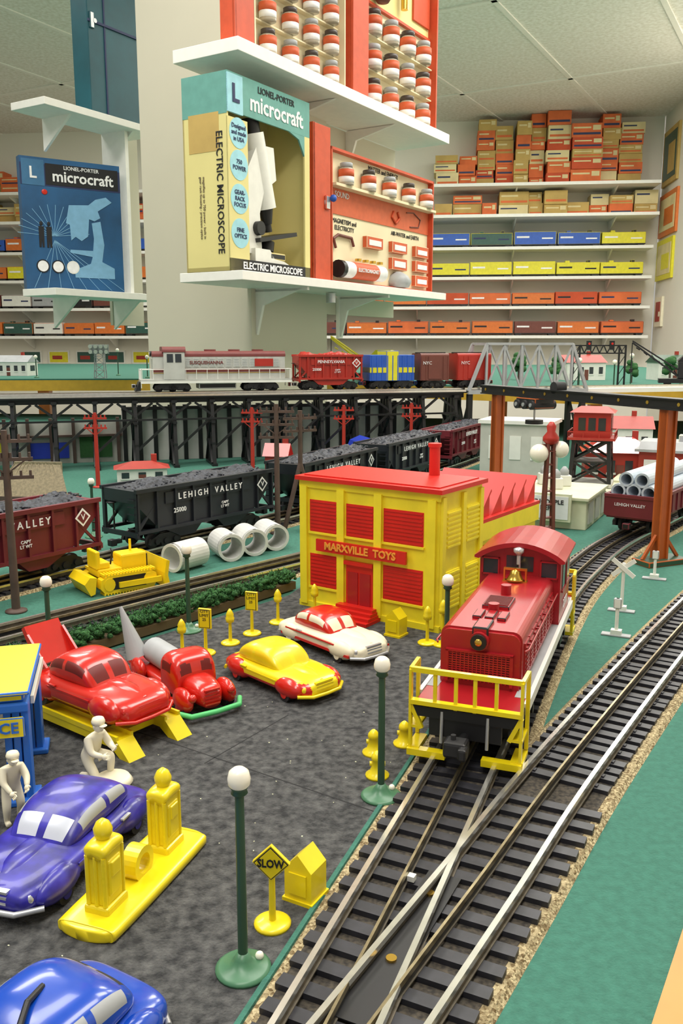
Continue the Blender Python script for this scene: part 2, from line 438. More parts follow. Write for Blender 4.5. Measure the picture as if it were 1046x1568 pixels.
def gondola(name,P,pos):
    b=B();h=9.5
    b.box(-h,h,-2.7,2.7,1.7,2.1,MAR)
    for sy in(-1,1):
        b.box(-h,h,sy*2.75-.15,sy*2.75+.15,1.9,4.3,MAR);b.box(-h,h,sy*2.85-.2,sy*2.85+.2,4.1,4.45,MAR)
        for i in range(11): x=-h+.2+(2*h-.4)*i/10;b.box(x-.15,x+.15,sy*2.9-.15,sy*2.9+.15,2,4.2,MAR)
    for s in(-1,1):
        b.box(s*h-.15,s*h+.15,-2.8,2.8,1.9,4.3,MAR);b.box(s*h-.25,s*h+.25,-2.9,2.9,4.1,4.45,MAR);coupler(b,s*h,s)
        b.text('LEHIGH VALLEY',.5,(s*(h+.18),0,3.3),(pi/2,0,s*pi/2),INKW,.02)
    for y,z in((-1.7,3.1),(0,3.1),(1.7,3.1),(-1.75,4.7),(0,4.8),(1.75,4.7),(-.9,6.1),(.9,6.1)): b.pipe((-h+.8,y,z),(h-.8,y,z),.85,.62,PIPEB,18)
    truck(b,h-3.5);truck(b,-h+3.5)
    p,a=along(P,pos);b.fin(name,p[0],p[1],RT,a)
gondola('gondola_car_with_pipes',Lp,(38.3,105.7))
# ---- switcher
b=B()
b.box(-12,12,-2.8,2.8,2.0,2.55,BLK)
for s in(-1,1):
    b.box(-11,10.3,s*2.85-.12,s*2.85+.12,2.15,2.75,WHT)
    b.box(-11,9.4,s*2.45-.35,s*2.45+.35,2.55,2.7,GSIL)
b.box(-11.9,11.9,-2.7,2.7,2.5,2.68,DRED)
hw=2.25
def arch(hw,z0,z1,r,n=5):
    P=[(-hw,z0),(-hw,z1-r)]
    for i in range(1,n+1):
        a=pi-pi/2*i/n;P.append((-hw+r+r*math.cos(a),z1-r+r*math.sin(a)))
    for i in range(n+1):
        a=pi/2-pi/2*i/n;P.append((hw-r+r*math.cos(a),z1-r+r*math.sin(a)))
    P.append((hw,z0));return P
b.prism(arch(hw,2.6,5.9,.5),'x',-4,8.3,DRED)
b.prism(arch(hw-.08,2.6,5.8,.5),'x',8.3,8.55,DRED)
b.box(8.5,8.7,-1.75,1.75,3.0,4.6,BLK)
for i in range(12):
    z=3.05+i*.13;b.box(8.65,8.76,-1.7,1.7,z,z+.07,DRED)
for i in range(16):
    y=-1.7+i*.226;b.box(8.66,8.77,y-.03,y+.03,3.0,4.6,DRED)
for a0,a1 in((-1.85,-1.7),(1.7,1.85)): b.box(8.5,8.82,a0,a1,2.9,4.7,DRED)
b.box(8.5,8.82,-1.85,1.85,4.6,4.72,DRED)
b.cyl((7.6,0,5.35),(8.95,0,5.35),.52,DRED,n=18);b.cyl((8.95,0,5.35),(9.1,0,5.35),.44,BLK,n=18);b.sph((9.08,0,5.35),(.12,.22,.22),GOLD,n=12)
b.box(7.0,8.7,-.45,.45,5.5,6.1,DRED,.1)
for i in range(3): b.box(5.2,6.6,-.9+i*.7,-.4+i*.7,5.88,6.08,DRED,.05)
b.box(2.2,4.4,-.8,.8,5.85,6.1,DRED,.05)
b.cyl((1.0,.0,5.8),(1.0,.0,6.5),.32,DRED,n=14);b.cyl((4.9,0,5.8),(4.9,0,6.4),.32,DRED,n=14)
for i in range(14): b.box(2.35+i*.145,2.4+i*.145,-.7,.7,6.08,6.15,DRW)
for s in(-1,1):
    for i in range(8):
        x=-3.4+i*1.4
        b.box(x,x+1.25,s*2.25-.08,s*2.25+.08,2.9,5.1,DRED)
        for k in range(7): z=3.3+k*.24;b.box(x+.15,x+1.1,s*2.36-.05,s*2.36+.05,z,z+.1,DRED)
    b.tube([(-3.9,s*2.55,4.9),(8,s*2.55,4.9),(8.4,s*2.4,4.9)],.06,DRED,6)
    for x in(-2,1,4,7): b.cyl((x,s*2.1,4.9),(x,s*2.55,4.9),.06,DRED,n=6)
b.box(-2.4,-2.1,-.75,-.65,5.85,6.7,GOLD);b.box(-2.4,-2.1,.65,.75,5.85,6.7,GOLD);b.box(-2.5,-2.0,-.8,.8,5.85,5.98,GOLD);b.box(-2.35,-2.15,-.75,.75,6.65,6.8,GOLD)
b.lathe([(.62,0),(.52,.1),(.38,.35),(.32,.6),(.1,.72)],(-2.25,0,6.0),GOLD)
def cabprof(hw,z0,z1,rise,n=10):
    P=[(-hw,z0),(-hw,z1)]
    for i in range(1,n):
        t=i/n;y=-hw+2*hw*t;P.append((y,z1+rise*math.sin(pi*t)**.8))
    return P+[(hw,z1),(hw,z0)]
b.prism(cabprof(2.7,2.6,7.1,.8),'x',-9.3,-4,DRED)
roof=[(-3.0,7.0)]+[(-3.0+6.0*i/12,7.15+1.05*math.sin(pi*i/12)**.8) for i in range(13)]+[(3.0,7.0)]+[(2.7-5.4*i/12,6.95+.95*math.sin(pi*i/12)**.8) for i in range(13)]
b.prism(roof,'x',-9.8,-3.5,DRED)
for s in(-1,1):
    b.box(-4.02,-3.93,s*1.95-.5,s*1.95+.5,5.9,6.9,GLASS)
    for a_,b_,c_,d_ in((s*1.95-.6,s*1.95-.5,5.8,7.0),(s*1.95+.5,s*1.95+.6,5.8,7.0),(s*1.95-.6,s*1.95+.6,5.8,5.9),(s*1.95-.6,s*1.95+.6,6.9,7.0)): b.box(-4,-3.85,a_,b_,c_,d_,DRED)
    b.box(-8.6,-7.1,s*2.71-.03,s*2.71+.03,4.9,6.6,GLASS);b.box(-6.6,-5.0,s*2.71-.03,s*2.71+.03,4.9,6.6,GLASS)
    b.box(-8.8,-4.8,s*2.76-.04,s*2.76+.04,4.7,4.85,DRED);b.box(-7,-6.7,s*2.76-.04,s*2.76+.04,4.7,6.9,DRED)
b.box(-4.02,-3.93,-.9,.9,6.2,7.2,GLASS);b.box(-4,-3.85,-.06,.06,6.2,7.3,DRED)
b.cyl((-3.9,0,6.2),(-3.9,0,7.9),.07,SIL,n=8);b.lathe([(.12,0),(.34,.25),(.34,.45),(.1,.55)],(-3.3,0,7.4),SIL)
b.cyl((-3.3,0,6.8),(-3.3,0,7.4),.12,SIL,n=8)
b.text('25000',.8,(-6.6,2.78,3.7),(pi/2,0,pi),INKW);b.text('25000',.8,(-6.6,-2.78,3.7),(pi/2,0,0),INKW)
for s in(1,-1):
    X=lambda v:s*v
    for sy in(-1,1):
        b.bar((X(11.9),sy*2.9,.0),(X(11.9),sy*2.9,4.5),.34,YEL,.14)
        b.bar((X(11.9),sy*1.6,2.6),(X(11.9),sy*1.6,4.5),.18,YEL)
        b.bar((X(11.9),sy*.5,2.5),(X(11.9),sy*.5,4.5),.18,YEL)
        b.bar((X(11.9),sy*2.9,4.5),(X(10.3),sy*2.95,4.5),.2,YEL)
        b.bar((X(10.3),sy*2.95,4.5),(X(10.3),sy*2.95,.3),.2,YEL)
        b.bar((X(11.9),sy*2.9,2.6),(X(11.9),sy*2.3,1.3),.22,YEL)
        b.box(min(X(10.3),X(12)),max(X(10.3),X(12)),min(sy*2.4,sy*3.05),max(sy*2.4,sy*3.05),.0,.25,YEL)
        b.box(min(X(10.3),X(12)),max(X(10.3),X(12)),min(sy*2.4,sy*3.0),max(sy*2.4,sy*3.0),1.3,1.45,YEL)
        b.box(min(X(11.75),X(12.25)),max(X(11.75),X(12.25)),min(sy*.95,sy*3.0),max(sy*.95,sy*3.0),-.15,.2,YEL)
    b.bar((X(11.9),-2.9,4.5),(X(11.9),2.9,4.5),.26,YEL)
    b.bar((X(11.9),-2.9,2.75),(X(11.9),2.9,2.75),.4,YEL,.24)
    b.box(min(X(11.6),X(11.9)),max(X(11.6),X(11.9)),-1.9,1.9,1.0,2.4,BLK)
    for sy in(-1,1): b.cyl((X(11.95),sy*1.2,2.4),(X(12.05),sy*1.2,.7),.09,SIL,n=6)
    b.cyl((X(11.8),0,1.1),(X(13.0),0,1.1),.28,BLK,n=10)
    b.box(min(X(12.6),X(13.6)),max(X(12.6),X(13.6)),-.75,.45,.65,1.5,DGR,.15);b.box(min(X(13.3),X(14)),max(X(13.3),X(14)),.1,.55,.75,1.4,DGR,.12)
    b.cyl((X(13.1),-.3,1.4),(X(13.1),-.3,1.75),.14,DGR,n=8)
    truck(b,X(7.3))
b.box(-3,3,-2,2,.7,2.0,BLK,.2)
p,a=along(Lp,(10.6,54.0))
b.fin('red_switcher_locomotive',p[0],p[1],RT,a+pi)
# ================= STREET FURNITURE =================
def lamp(x,y,h,z=.14):
    b=B();b.lathe([(1.0,0),(1.0,.1),(.86,.18),(.5,.24),(.32,.5),(.2,.7)],(0,0,0),GRNP,n=26)
    b.sph((.55,.35,.3),.16,GLOBE,n=10,k=7)
    b.cyl((0,0,.5),(0,0,h-1.0),.18,DGRN,r1=.16,n=12)
    b.lathe([(.16,h-1.05),(.3,h-.92),(.25,h-.8),(.32,h-.7)],(0,0,0),DGRN,n=16)
    b.lathe([(.25,h-.75),(.38,h-.6),(.4,h-.38),(.34,h-.14),(.2,h-.02),(.02,h)],(0,0,0),GLOBE,n=20)
    b.fin('street_lamp',x,y,z)
lamp(-3.5,27.9,7.75);lamp(1.95,40.2,7.25);lamp(7.0,56.2,7.1);lamp(-19.6,56.6,6.9);lamp(-11.9,66.0,6.9)
lamp(-29,101,7,0)
def disc(b,r=.72): b.lathe([(r,0),(r,.1),(r*.85,.18),(.2,.22)],(0,0,0),YEL,n=22)
def sign(x,y,h,kind,rz=0,txt='SLOW'):
    b=B();disc(b);b.cyl((0,0,.1),(0,0,h-.6),.14,YEL,r1=.11,n=10)
    if kind=='dia':
        s=.72;z=h-.75
        for k,(yy,m,ss) in enumerate(((0,YEL,s),(-.1,INK,s*.93),(-.12,YEL,s*.86))):
            b.prism([(ss,z),(0,z+ss),(-ss,z),(0,z-ss)],'y',yy-.12 if k==0 else yy-.05,yy+.06,m)
        b.text(txt,.46,(0,-.18,z),(pi/2,0,0),INK,.015,.03,sx=.8)
    elif kind=='rect':
        b.box(-.5,.5,-.1,.1,h-1.5,h,YEL,.05);b.box(-.42,.42,-.12,-.1,h-1.42,h-.08,INK);b.box(-.38,.38,-.135,-.12,h-1.38,h-.12,YEL)
        b.text('CITY\nLIMIT\n25',.3,(0,-.15,h-.5),(pi/2,0,0),INK,.01)
    else:
        b.lathe([(.12,h-1.1),(.3,h-1.0),(.34,h-.7),(.27,h-.6),(.3,h-.45),(.18,h-.18),(.05,h)],(0,0,0),YEL,n=14)
    b.fin('yellow_road_sign' if kind!='lan' else 'yellow_lantern_post',x,y,.14,rz)
sign(-2.65,30.4,3.4,'dia',rad(-8))
for x,y,h,k,r in((-11.5,60.8,2.6,'lan',0),(-9.8,60.8,3.4,'rect',-.3),(-8.3,63.0,2.7,'lan',0),(-6.9,65.2,3.4,'rect',-.3),(-5.1,68.0,2.8,'lan',0),(6.4,63.0,2.9,'lan',0),(7.5,62.6,3.5,'lan',0),(-2.2,69.6,2.8,'lan',0)):
    sign(x,y,h,k,r)
def mailbox(x,y,rz):
    b=B();b.prism([(-.62,0),(.62,0),(.62,1.45),(0,2.1),(-.62,1.45)],'y',-.6,.6,YEL);b.box(-.7,.7,-.68,.68,0,.15,YEL);b.box(-.4,.4,-.66,-.6,.4,1.3,YEL);b.fin('yellow_phone_booth',x,y,.14,rz)
mailbox(-1.45,32.2,-.5);mailbox(4.2,65.0,-.6)
def hydrant(x,y):
    b=B();b.lathe([(.62,0),(.62,.12),(.4,.2),(.27,.9),(.33,.95),(.3,1.15),(.16,1.32),(.05,1.4)],(0,0,0),YEL,n=16)
    b.cyl((-.4,0,.7),(.4,0,.7),.13,YEL,n=10);b.fin('yellow_fire_hydrant',x,y,.14)
hydrant(3.5,46.0);hydrant(1.75,44.9);hydrant(1.85,42.3)
def tsign(x,y,h,x_=True):
    b=B();b.box(-1.1,1.1,-.35,.35,0,.15,GSIL,.05);b.box(-.4,.4,-.3,.3,.15,.5,WHT);b.cyl((0,0,.1),(0,0,h),.14,WHT,n=8)
    if x_:
        b.bar((-.9,-.12,h-1.1),(.9,-.12,h+.3),.1,WHT,.36);b.bar((.9,-.2,h-1.1),(-.9,-.2,h+.3),.1,WHT,.36)
    else: b.box(-.3,.3,-.2,.2,h-.8,h,WHT,.08)
    b.fin('crossing_sign',x,y,.0,rad(-25))
tsign(21.2,65.2,3.0,False);tsign(23.6,71.6,4.2);tsign(30.0,82.0,2.8,False)
# ================= PUMP ISLAND =================
b=B()
b.hull([(-4.0,.3,0,.45),(-3.8,1.1,0,.5),(-3,1.3,0,.5),(3,1.3,0,.5),(3.8,1.1,0,.5),(4.0,.3,0,.45)],YEL,24,16,5)
for x in(-2.3,2.3):
    b.box(x-.75,x+.75,-.55,.55,.4,.8,YEL,.1);b.box(x-.62,x+.62,-.42,.42,.7,3.0,YEL,.15);b.box(x-.45,x+.45,-.5,.5,1.1,2.6,YEL,.12)
    b.box(x-.3,x+.3,-.55,-.4,1.9,2.5,YEL,.05)
    for yy in(-.46,0,.46): b.cyl((x-.62,yy*.8,.8),(x-.62,yy*.8,2.8),.1,YEL,n=8);b.cyl((x+.62,yy*.8,.8),(x+.62,yy*.8,2.8),.1,YEL,n=8)
    b.hull([(x-.7,.3,2.7,3.0),(x-.6,.5,2.75,3.2),(x,.5,2.75,3.3),(x+.6,.5,2.75,3.2),(x+.7,.3,2.7,3.0)],YEL,14,14,3)
    b.lathe([(.26,3.2),(.28,3.3),(.36,3.45),(.38,3.65),(.26,3.9),(.06,4.05)],(x,0,0),YEL,n=18)
    b.cyl((x+.72,0,1),(x+.9,0,2.2),.12,YEL,n=8)
b.pipe((0,-.35,1.0),(0,.35,1.0),.72,.42,YEL,24);b.box(-.5,.5,-.3,.3,.4,.6,YEL,.08)
b.fin('gas_pump_island',-8.4,33.0,.14,math.atan2(5.0,1.8),sc=(.95,1,1.02))
# ================= CARS =================
def wheel(b,x,y,r,w=.55,m=DGR,hub=None):
    s=1 if y>0 else -1
    b.cyl((x,y-s*w,r),(x,y,r),r,m,n=20);b.cyl((x,y,r),(x,y+s*.06,r),r*.55,hub or SIL,n=14)
def sedan(L,W,H,body,fend,cab,win,split=None,style=0,grille=SIL,tyre=DGR,side=None):
    b=B();h=L/2;w=W/2;side=side or win
    bodyf=(lambda X,Y,Z:(fend if split(X,Y,Z) else body)) if split else body
    zb=.35;zs=H*.56
    b.hull([(-h,w*.5,zb+.2,zs*.7),(-h*.93,w*.85,zb,zs*.85),(-h*.6,w*.98,zb,zs),(0,w,zb,zs*1.03),(h*.45,w*.98,zb,zs*1.04),(h*.8,w*.88,zb,zs*.96),(h*.96,w*.7,zb+.05,zs*.8),(h,w*.5,zb+.2,zs*.6)],bodyf,60,40,3.4)
    c0,c1=(-h*.8,h*.36) if style==0 else (-h*.7,h*.34)
    Lc=c1-c0
    def wf(t,a):
        if 4<a<38 and (.24<t<.46 or .5<t<.76): return side
        if 46<a<86 and (.76<t<.93 or .08<t<.22): return win
        return cab
    b.hull([(c0,w*.45,zs*.8,zs*.85),(c0+Lc*.1,w*.66,zs*.8,zs+(H-zs)*.5),(c0+Lc*.28,w*.76,zs*.8,H*.96),(c0+Lc*.5,w*.78,zs*.8,H),(c0+Lc*.72,w*.76,zs*.8,H*.96),(c0+Lc*.88,w*.72,zs*.8,zs+(H-zs)*.5),(c1,w*.6,zs*.8,zs*.9)],wf,50,72,3.0,uv=True)
    for sx in(h*.6,-h*.58):
        for sy in(-1,1):
            b.sph((sx,sy*w*.82,zs*.55),(L*.15,w*.26,zs*.42),fend)
            wheel(b,sx,sy*w*1.0,H*.18,m=tyre,hub=fend)
    b.hull([(h*.3,w*.3,zs*.8,zs*1.1),(h*.6,w*.28,zs*.8,zs*1.08),(h*.92,w*.15,zs*.6,zs*.88)],body,10,12,2.2)
    for sy in(-1,1):
        b.sph((h*.9,sy*w*.68,zs*.62),(.22,.24,.24),SIL if grille!=body else body,n=12);b.sph((-h*.97,sy*w*.6,zs*.6),(.12,.16,.16),fend,n=8)
    for s in(1,-1):
        b.tube([(s*h*.88,-w*.95,zb+.25),(s*(h+.12),-w*.55,zb+.22),(s*(h+.2),0,zb+.22),(s*(h+.12),w*.55,zb+.22),(s*h*.88,w*.95,zb+.25)],.12,grille,8)
    for k in range(3): b.box(h*.93,h+.02-.04*k,-w*.35,w*.35,zb+.45+k*.2,zb+.55+k*.2,grille)
    for sy in(-1,1):
        b.box(-h*.5,h*.4,sy*w*.985-.04,sy*w*.985+.04,zs*.72,zs*.78,body)
        b.box(c0+Lc*.3,c0+Lc*.42,sy*w*.99-.08,sy*w*.99+.08,zs*.82,zs*.87,grille)
    return b
q=sedan(9.2,4.4,2.75,BLU,BLU,BLU,WIN,side=GSIL)
q.text('V',.6,(4.2,0,1.6),(rad(65),0,pi/2),INKW,.03,.02);q.fin('toy_blue_car',-12.2,35.0,.14,math.atan2(-.954,-.30))
q=sedan(8.6,4.6,3.0,BLU2,BLU2,BLU2,DGR,side=GSIL)
q.tube([(-1,-.2,3.0),(-.2,.1,3.15),(.6,.6,2.9)],.1,BLK,6);q.fin('toy_blue_car',-9.3,22.4,.14,math.atan2(-.85,-.5))
q=sedan(8.4,4.0,2.7,YEL,RED,YEL,ORY,split=lambda X,Y,Z:(Z<.8 and abs(Y)>1.5) or (X<-3.2 and abs(Y)>.9) or(X>3.3 and abs(Y)>1.1 and Z<1.3),grille=YEL)
q.fin('toy_yellow_car',-3.9,55.2,.14,math.atan2(-.72,.69))
q=sedan(9.2,3.9,2.8,CRM,CRM,RED,CRM,style=1)
for sy in(-1,1): q.box(-3.6,4.0,sy*1.93-.06,sy*1.93+.06,.62,.8,RED);q.box(-3,2.5,sy*1.97-.06,sy*1.97+.06,1.2,1.3,RED)
q.fin('toy_white_car',-.7,62.3,.14,math.atan2(-.75,.66))
q=sedan(9.2,4.2,3.2,RED,RED,RED,DRW,grille=RED,style=1)
q.prism([(-4.3,1.7),(-4.0,1.9),(-5.4,4.0),(-5.7,3.8)],'y',-1.2,1.2,RED);q.prism([(-4.2,1.8),(-3.2,1.9),(-5.0,3.6)],'y',-1.3,-1.15,RED);q.prism([(-4.2,1.8),(-3.2,1.9),(-5.0,3.6)],'y',1.15,1.3,RED)
q.fin('toy_red_car_with_open_hood',-14.2,48.8,1.3,math.atan2(-.61,.79))
b=B()
for sy in(-1,1):
    b.prism([(-5.2,0),(-4.6,.95),(4.4,.95),(5.4,0),(4.6,0),(3.9,.45),(-4.0,.45),(-4.4,0)],'y',sy*1.7-.55,sy*1.7+.55,YEL)
    for t in(-.5,.5): b.box(-4.5,4.4,sy*1.7+t-.08,sy*1.7+t+.08,.9,1.18,YEL)
for x in(-3,0,3): b.box(x-.4,x+.4,-1.8,1.8,.5,.85,YEL)
b.fin('yellow_car_ramp',-14.2,48.8,.14,math.atan2(-.61,.79))
b=B()
b.hull([(-5.6,1.1,.5,.9),(-5.4,1.2,.5,1.1),(.0,1.2,.5,1.1),(.4,1.2,.5,1.1)],RED,6,14,5)
b.hull([(.0,1.35,.6,2.9),(.3,1.5,.5,3.2),(1.2,1.5,.5,3.25),(1.9,1.4,.5,2.9),(2.2,1.3,.5,2.2)],lambda X,Y,Z:DRW if (Z>2.05 and Z<2.8 and ((abs(Y)>1.2 and .5<X<1.5) or (X>1.75 and abs(Y)>.12 and abs(Y)<1.05))) else RED,30,48,4)
b.hull([(1.8,1.05,.5,2.1),(2.8,1.0,.5,2.05),(3.7,.85,.5,1.85),(4.1,.6,.5,1.5)],RED,14,18,2.8)
for sy in(-1,1):
    b.sph((3.1,sy*1.45,1.0),(1.1,.45,.75),RED);b.sph((-3.4,sy*1.4,1.0),(1.0,.4,.75),RED)
    wheel(b,3.1,sy*1.75,.62,hub=RED);wheel(b,-3.4,sy*1.75,.62,hub=RED);b.sph((4.05,sy*1.3,1.35),.26,RED,n=12)
    b.box(1.2,2.4,sy*1.6-.2,sy*1.6+.2,.5,.65,RED)
for k in range(5): b.box(4.0,4.15,-.5,.5,.7+k*.22,.8+k*.22,RED)
b.tube([(3.7,-2.1,.5),(4.5,-1.6,.45),(4.65,0,.45),(4.5,1.6,.45),(3.7,2.1,.5)],.17,GBUMP,8)
b.cyl((-.9,0,1.9),(-3.9,0,1.9),.85,GSIL,n=20);b.cyl((-3.9,0,1.9),(-4.05,0,1.9),.65,BLK,n=16);b.cyl((-.9,0,1.9),(-.75,0,1.9),.7,BLK,n=16)
b.cyl((-4.3,-1.0,1.5),(-5.4,-1.6,4.8),.75,GSIL,r1=.1,n=16);b.prism([(-4.8,1.4),(-5.9,3.6),(-5.5,4.0),(-4.1,2.2)],'y',-1.4,-1.2,SIL)
b.fin('toy_red_tow_truck',-10.2,53.2,.14,math.atan2(-.8,.6))
# ================= FIGURES =================
def fingers(b,p,d,m,sz=.05):
    d=Vector(d).normalized();u=d.orthogonal().normalized();w=d.cross(u)
    p=Vector(p);b.sph(p+d*.05,(.13,.13,.13),m,n=8,k=6)
    for i in range(4):
        q=p+d*.1+u*(-.09+.06*i);r=q+d*(.12+.03*(1-abs(i-1.5)/1.5));b.cyl(q,r,sz*.7,m,n=6);b.cyl(r,r+d*.06+w*.06,sz*.6,m,n=6)
    b.cyl(p+u*.1,p+u*.19+d*.12,sz*.75,m,n=6)
def head(b,c,face,m):
    c=Vector(c);f=Vector(face).normalized();s=Vector((0,0,1)).cross(f)
    b.sph(c,(.25,.23,.31),m,n=14,k=10);b.sph(c+f*.25+Vector((0,0,-.02)),(.06,.06,.08),m,n=8,k=6)
    for t in(-1,1):
        b.sph(c+f*.22+s*t*.1+Vector((0,0,.05)),.035,m,n=6,k=5);b.sph(c+s*t*.24,(.05,.05,.08),m,n=6,k=5)
    b.cyl(c+f*.22-s*.07+Vector((0,0,-.14)),c+f*.22+s*.07+Vector((0,0,-.14)),.025,m,n=6)
    b.lathe([(.28,.1),(.29,.2),(.24,.33),(.1,.38)],tuple(c),m,n=14)
    q=c+f*.3+Vector((0,0,.14));b.sph(q,(.18,.18,.04),m,n=12,k=6)
def figure(name,x,y,z,rz,J,sc=1.):
    b=B();k=['pelvis','waist','chest','neck','ls','le','lh','rs','re','rh','lk','lf','lt','rk','rf','rt','lhip','rhip']
    E=[('pelvis','waist'),('waist','chest'),('chest','neck'),('chest','ls'),('ls','le'),('le','lh'),('chest','rs'),('rs','re'),('re','rh'),('pelvis','lhip'),('lhip','lk'),('lk','lf'),('lf','lt'),('pelvis','rhip'),('rhip','rk'),('rk','rf'),('rf','rt')]
    R=dict(pelvis=.36,waist=.33,chest=.4,neck=.15,ls=.22,le=.16,lh=.11,rs=.22,re=.16,rh=.11,lk=.2,lf=.13,lt=.14,rk=.2,rf=.13,rt=.14,lhip=.26,rhip=.26)
    b.skin([J[q] for q in k],[(k.index(a),k.index(c)) for a,c in E],[R[q] for q in k],CRM,2)
    n=Vector(J['neck']);head(b,n+Vector(J['hd']),J['face'],CRM)
    for a,c in(('lh','le'),('rh','re')): fingers(b,J[a],Vector(J[a])-Vector(J[c]),CRM)
    if 'extra' in J: J['extra'](b)
    b.fin(name,x,y,z,rz,sc=(sc,sc,sc))
crouch=dict(pelvis=(0,0,1.0),waist=(.12,0,1.35),chest=(.35,0,1.8),neck=(.55,0,2.2),hd=(.08,0,.33),face=(1,0,-.3),
 ls=(.4,.42,1.95),le=(.75,.5,1.5),lh=(1.15,.3,1.55),rs=(.4,-.42,1.95),re=(.7,-.5,1.45),rh=(1.15,-.25,1.35),
 lhip=(0,.25,1.0),lk=(.95,.35,1.15),lf=(.8,.35,.2),lt=(1.1,.35,.13),rhip=(0,-.25,.95),rk=(.75,-.3,.25),rf=(-.15,-.3,.2),rt=(-.35,-.3,.13))
def tire(b):
    b.lathe([(.35,0),(.7,0),(.85,.18),(.7,.4),(.35,.4)],(1.35,0,0.02),CRM,n=20)
crouch['extra']=tire
figure('crouching_mechanic_figure',-12.9,42.2,.14,-.6,crouch,1.2)
bend=dict(pelvis=(0,0,1.75),waist=(.1,0,2.05),chest=(.3,0,2.5),neck=(.45,0,2.85),hd=(.1,0,.33),face=(1,0,-.4),
 ls=(.32,.42,2.65),le=(.7,.5,2.25),lh=(1.1,.35,2.0),rs=(.32,-.42,2.65),re=(.6,-.5,2.2),rh=(1.05,-.3,1.85),
 lhip=(0,.22,1.65),lk=(.3,.3,.95),lf=(-.05,.3,.2),lt=(.3,.3,.13),rhip=(0,-.22,1.65),rk=(.35,-.35,.9),rf=(.25,-.35,.2),rt=(.55,-.35,.13))
figure('bending_mechanic_figure',-15.35,37.9,.14,-.9,bend,1.05)
# ================= GAS STATION =================
b=B()
b.box(-10,0,-7,0,4.7,5.2,SBLU,.1);b.box(-9.8,-.2,-6.8,-.2,5.2,5.6,YEL,.1);b.box(-10.1,.1,-7.1,.1,5.6,5.8,YEL,.08)
b.box(.02,.18,-6,-.4,4.75,5.15,WHT)
for x,y in((-.6,-6.4),(-.6,-.8),(-9,-6.4)):
    for k in(-.4,0,.4): b.box(x+k-.17,x+k+.17,y-.5,y+.5,.0,4.8,SBLU,.05)
    b.box(x-.85,x+.85,y-.8,y+.8,0,.3,SBLU,.08)
b.box(-10,-2.5,-4,-3.6,.3,4.7,YEL)
b.box(-9,-7,-4.1,-4,.3,3.6,SBLU);b.box(-6,-3.5,-4.1,-4,1.5,3.6,WHT)
b.box(-3.4,-.2,-7.3,-7.1,3.6,4.6,YEL,.05);b.text('SERVICE',.75,(-1.8,-7.34,4.1),(pi/2,0,0),SBLU,.03,.02)
b.fin('toy_gas_station',-16.6,46.3,.14,rad(14))
# ================= FACTORY =================
b=B();W,Dp,H=13.3,7.0,10.9
b.box(0,W,0,Dp,0,H,WALLY)
b.box(-.15,W+.15,-.15,Dp+.15,0,.5,WALLY)
b.box(-.35,W+.35,-.4,Dp+.35,H,H+.35,BRED);b.box(.2,W-.2,.2,Dp-.2,H+.3,H+.45,BRED)
b.box(-.1,W+.1,-.12,.02,H-.6,H,WALLY)
cols=((.95,3.75),(4.65,7.35),(8.25,11.9))
for i,(x0,x1) in enumerate(cols):
    for z0,z1 in((6.6,9.3),(1.9,4.7)):
        if i==1 and z0<5: continue
        b.box(x0,x1,-.04,.05,z0,z1,BRED)
        for k in range(9): z=z0+.15+k*(z1-z0-.3)/8.;b.box(x0+.1,x1-.1,-.09,-.03,z-.06,z+.06,BRED)
        b.box(x0-.1,x1+.1,-.16,0,z0-.18,z0,WALLY)
for x in(.0,3.8,7.42,12.3): b.box(x+.05,x+.75,-.28,0,.3,H-.5,WALLY)
b.box(1.9,10.6,-.5,-.28,5.1,6.1,BRED);b.text('MARXVILLE  TOYS',.85,(6.25,-.53,5.6),(pi/2,0,0),mat('letters_yellow',(236,160,60),.5),.05,.03)
b.box(4.7,7.3,-.12,0,.5,4.5,BRED);b.box(4.9,5.9,-.2,-.1,.6,3.7,DRED);b.box(6.1,7.1,-.2,-.1,.6,3.7,DRED);b.box(4.6,7.4,-.35,0,4.3,4.6,BRED)
for k in range(4): b.box(4.2-.1*k,7.8+.1*k,-.9-.45*(k),.0,0,1.0-.25*k,BRED)
for s0 in(.8,4.0):
    for z0,z1 in((1.5,4.6),(6.4,9.4)):
        b.box(W-.02,W+.12,s0,s0+2.4,z0,z1,WALLY)
        for k in range(8): z=z0+.2+k*(z1-z0-.4)/7;b.box(W+.1,W+.22,s0+.15,s0+2.25,z-.08,z+.08,WALLY)
for y in(0,3.3,6.3): b.box(W,W+.25,y+.05,y+.6,.3,H-.3,WALLY)
b.cyl((9.5,5.8,H),(9.5,5.8,H+3),.45,BRED,n=16);b.cyl((9.5,5.8,H+2.8),(9.5,5.8,H+3.1),.55,BRED,n=16)
b.box(-.8,-.2,1.5,2.5,0,5,BRED,.1)
b.box(3,W-.3,Dp,Dp+12,0,7.4,WALLY);b.box(2.8,W,Dp,Dp+12.2,7.4,7.7,BRED);b.box(W-.4,W+.0,Dp,Dp+12.1,5.9,7.4,WALLY)
for i in range(5):
    y=Dp+.3+i*2.4;b.prism([(y,7.6),(y+2.2,7.6),(y+2.2,9.7)],'x',3.2,W-.5,BRED)
    for j in range(5): b.box(3.6+j*1.9,5.1+j*1.9,y+2.15,y+2.26,7.9,9.4,GLASS)
    b.prism([(y-.1,7.6),(y+2.3,10.0),(y+2.4,9.8),(y+.1,7.5)],'x',3.1,W-.4,BRED)
for i in range(4):
    y=Dp+.8+i*2.9;b.box(W-.3,W-.2,y,y+2.0,1.5,5.4,BRED)
b.fin('toy_factory_building',-3.4,73.2,.14,rad(-35.2))
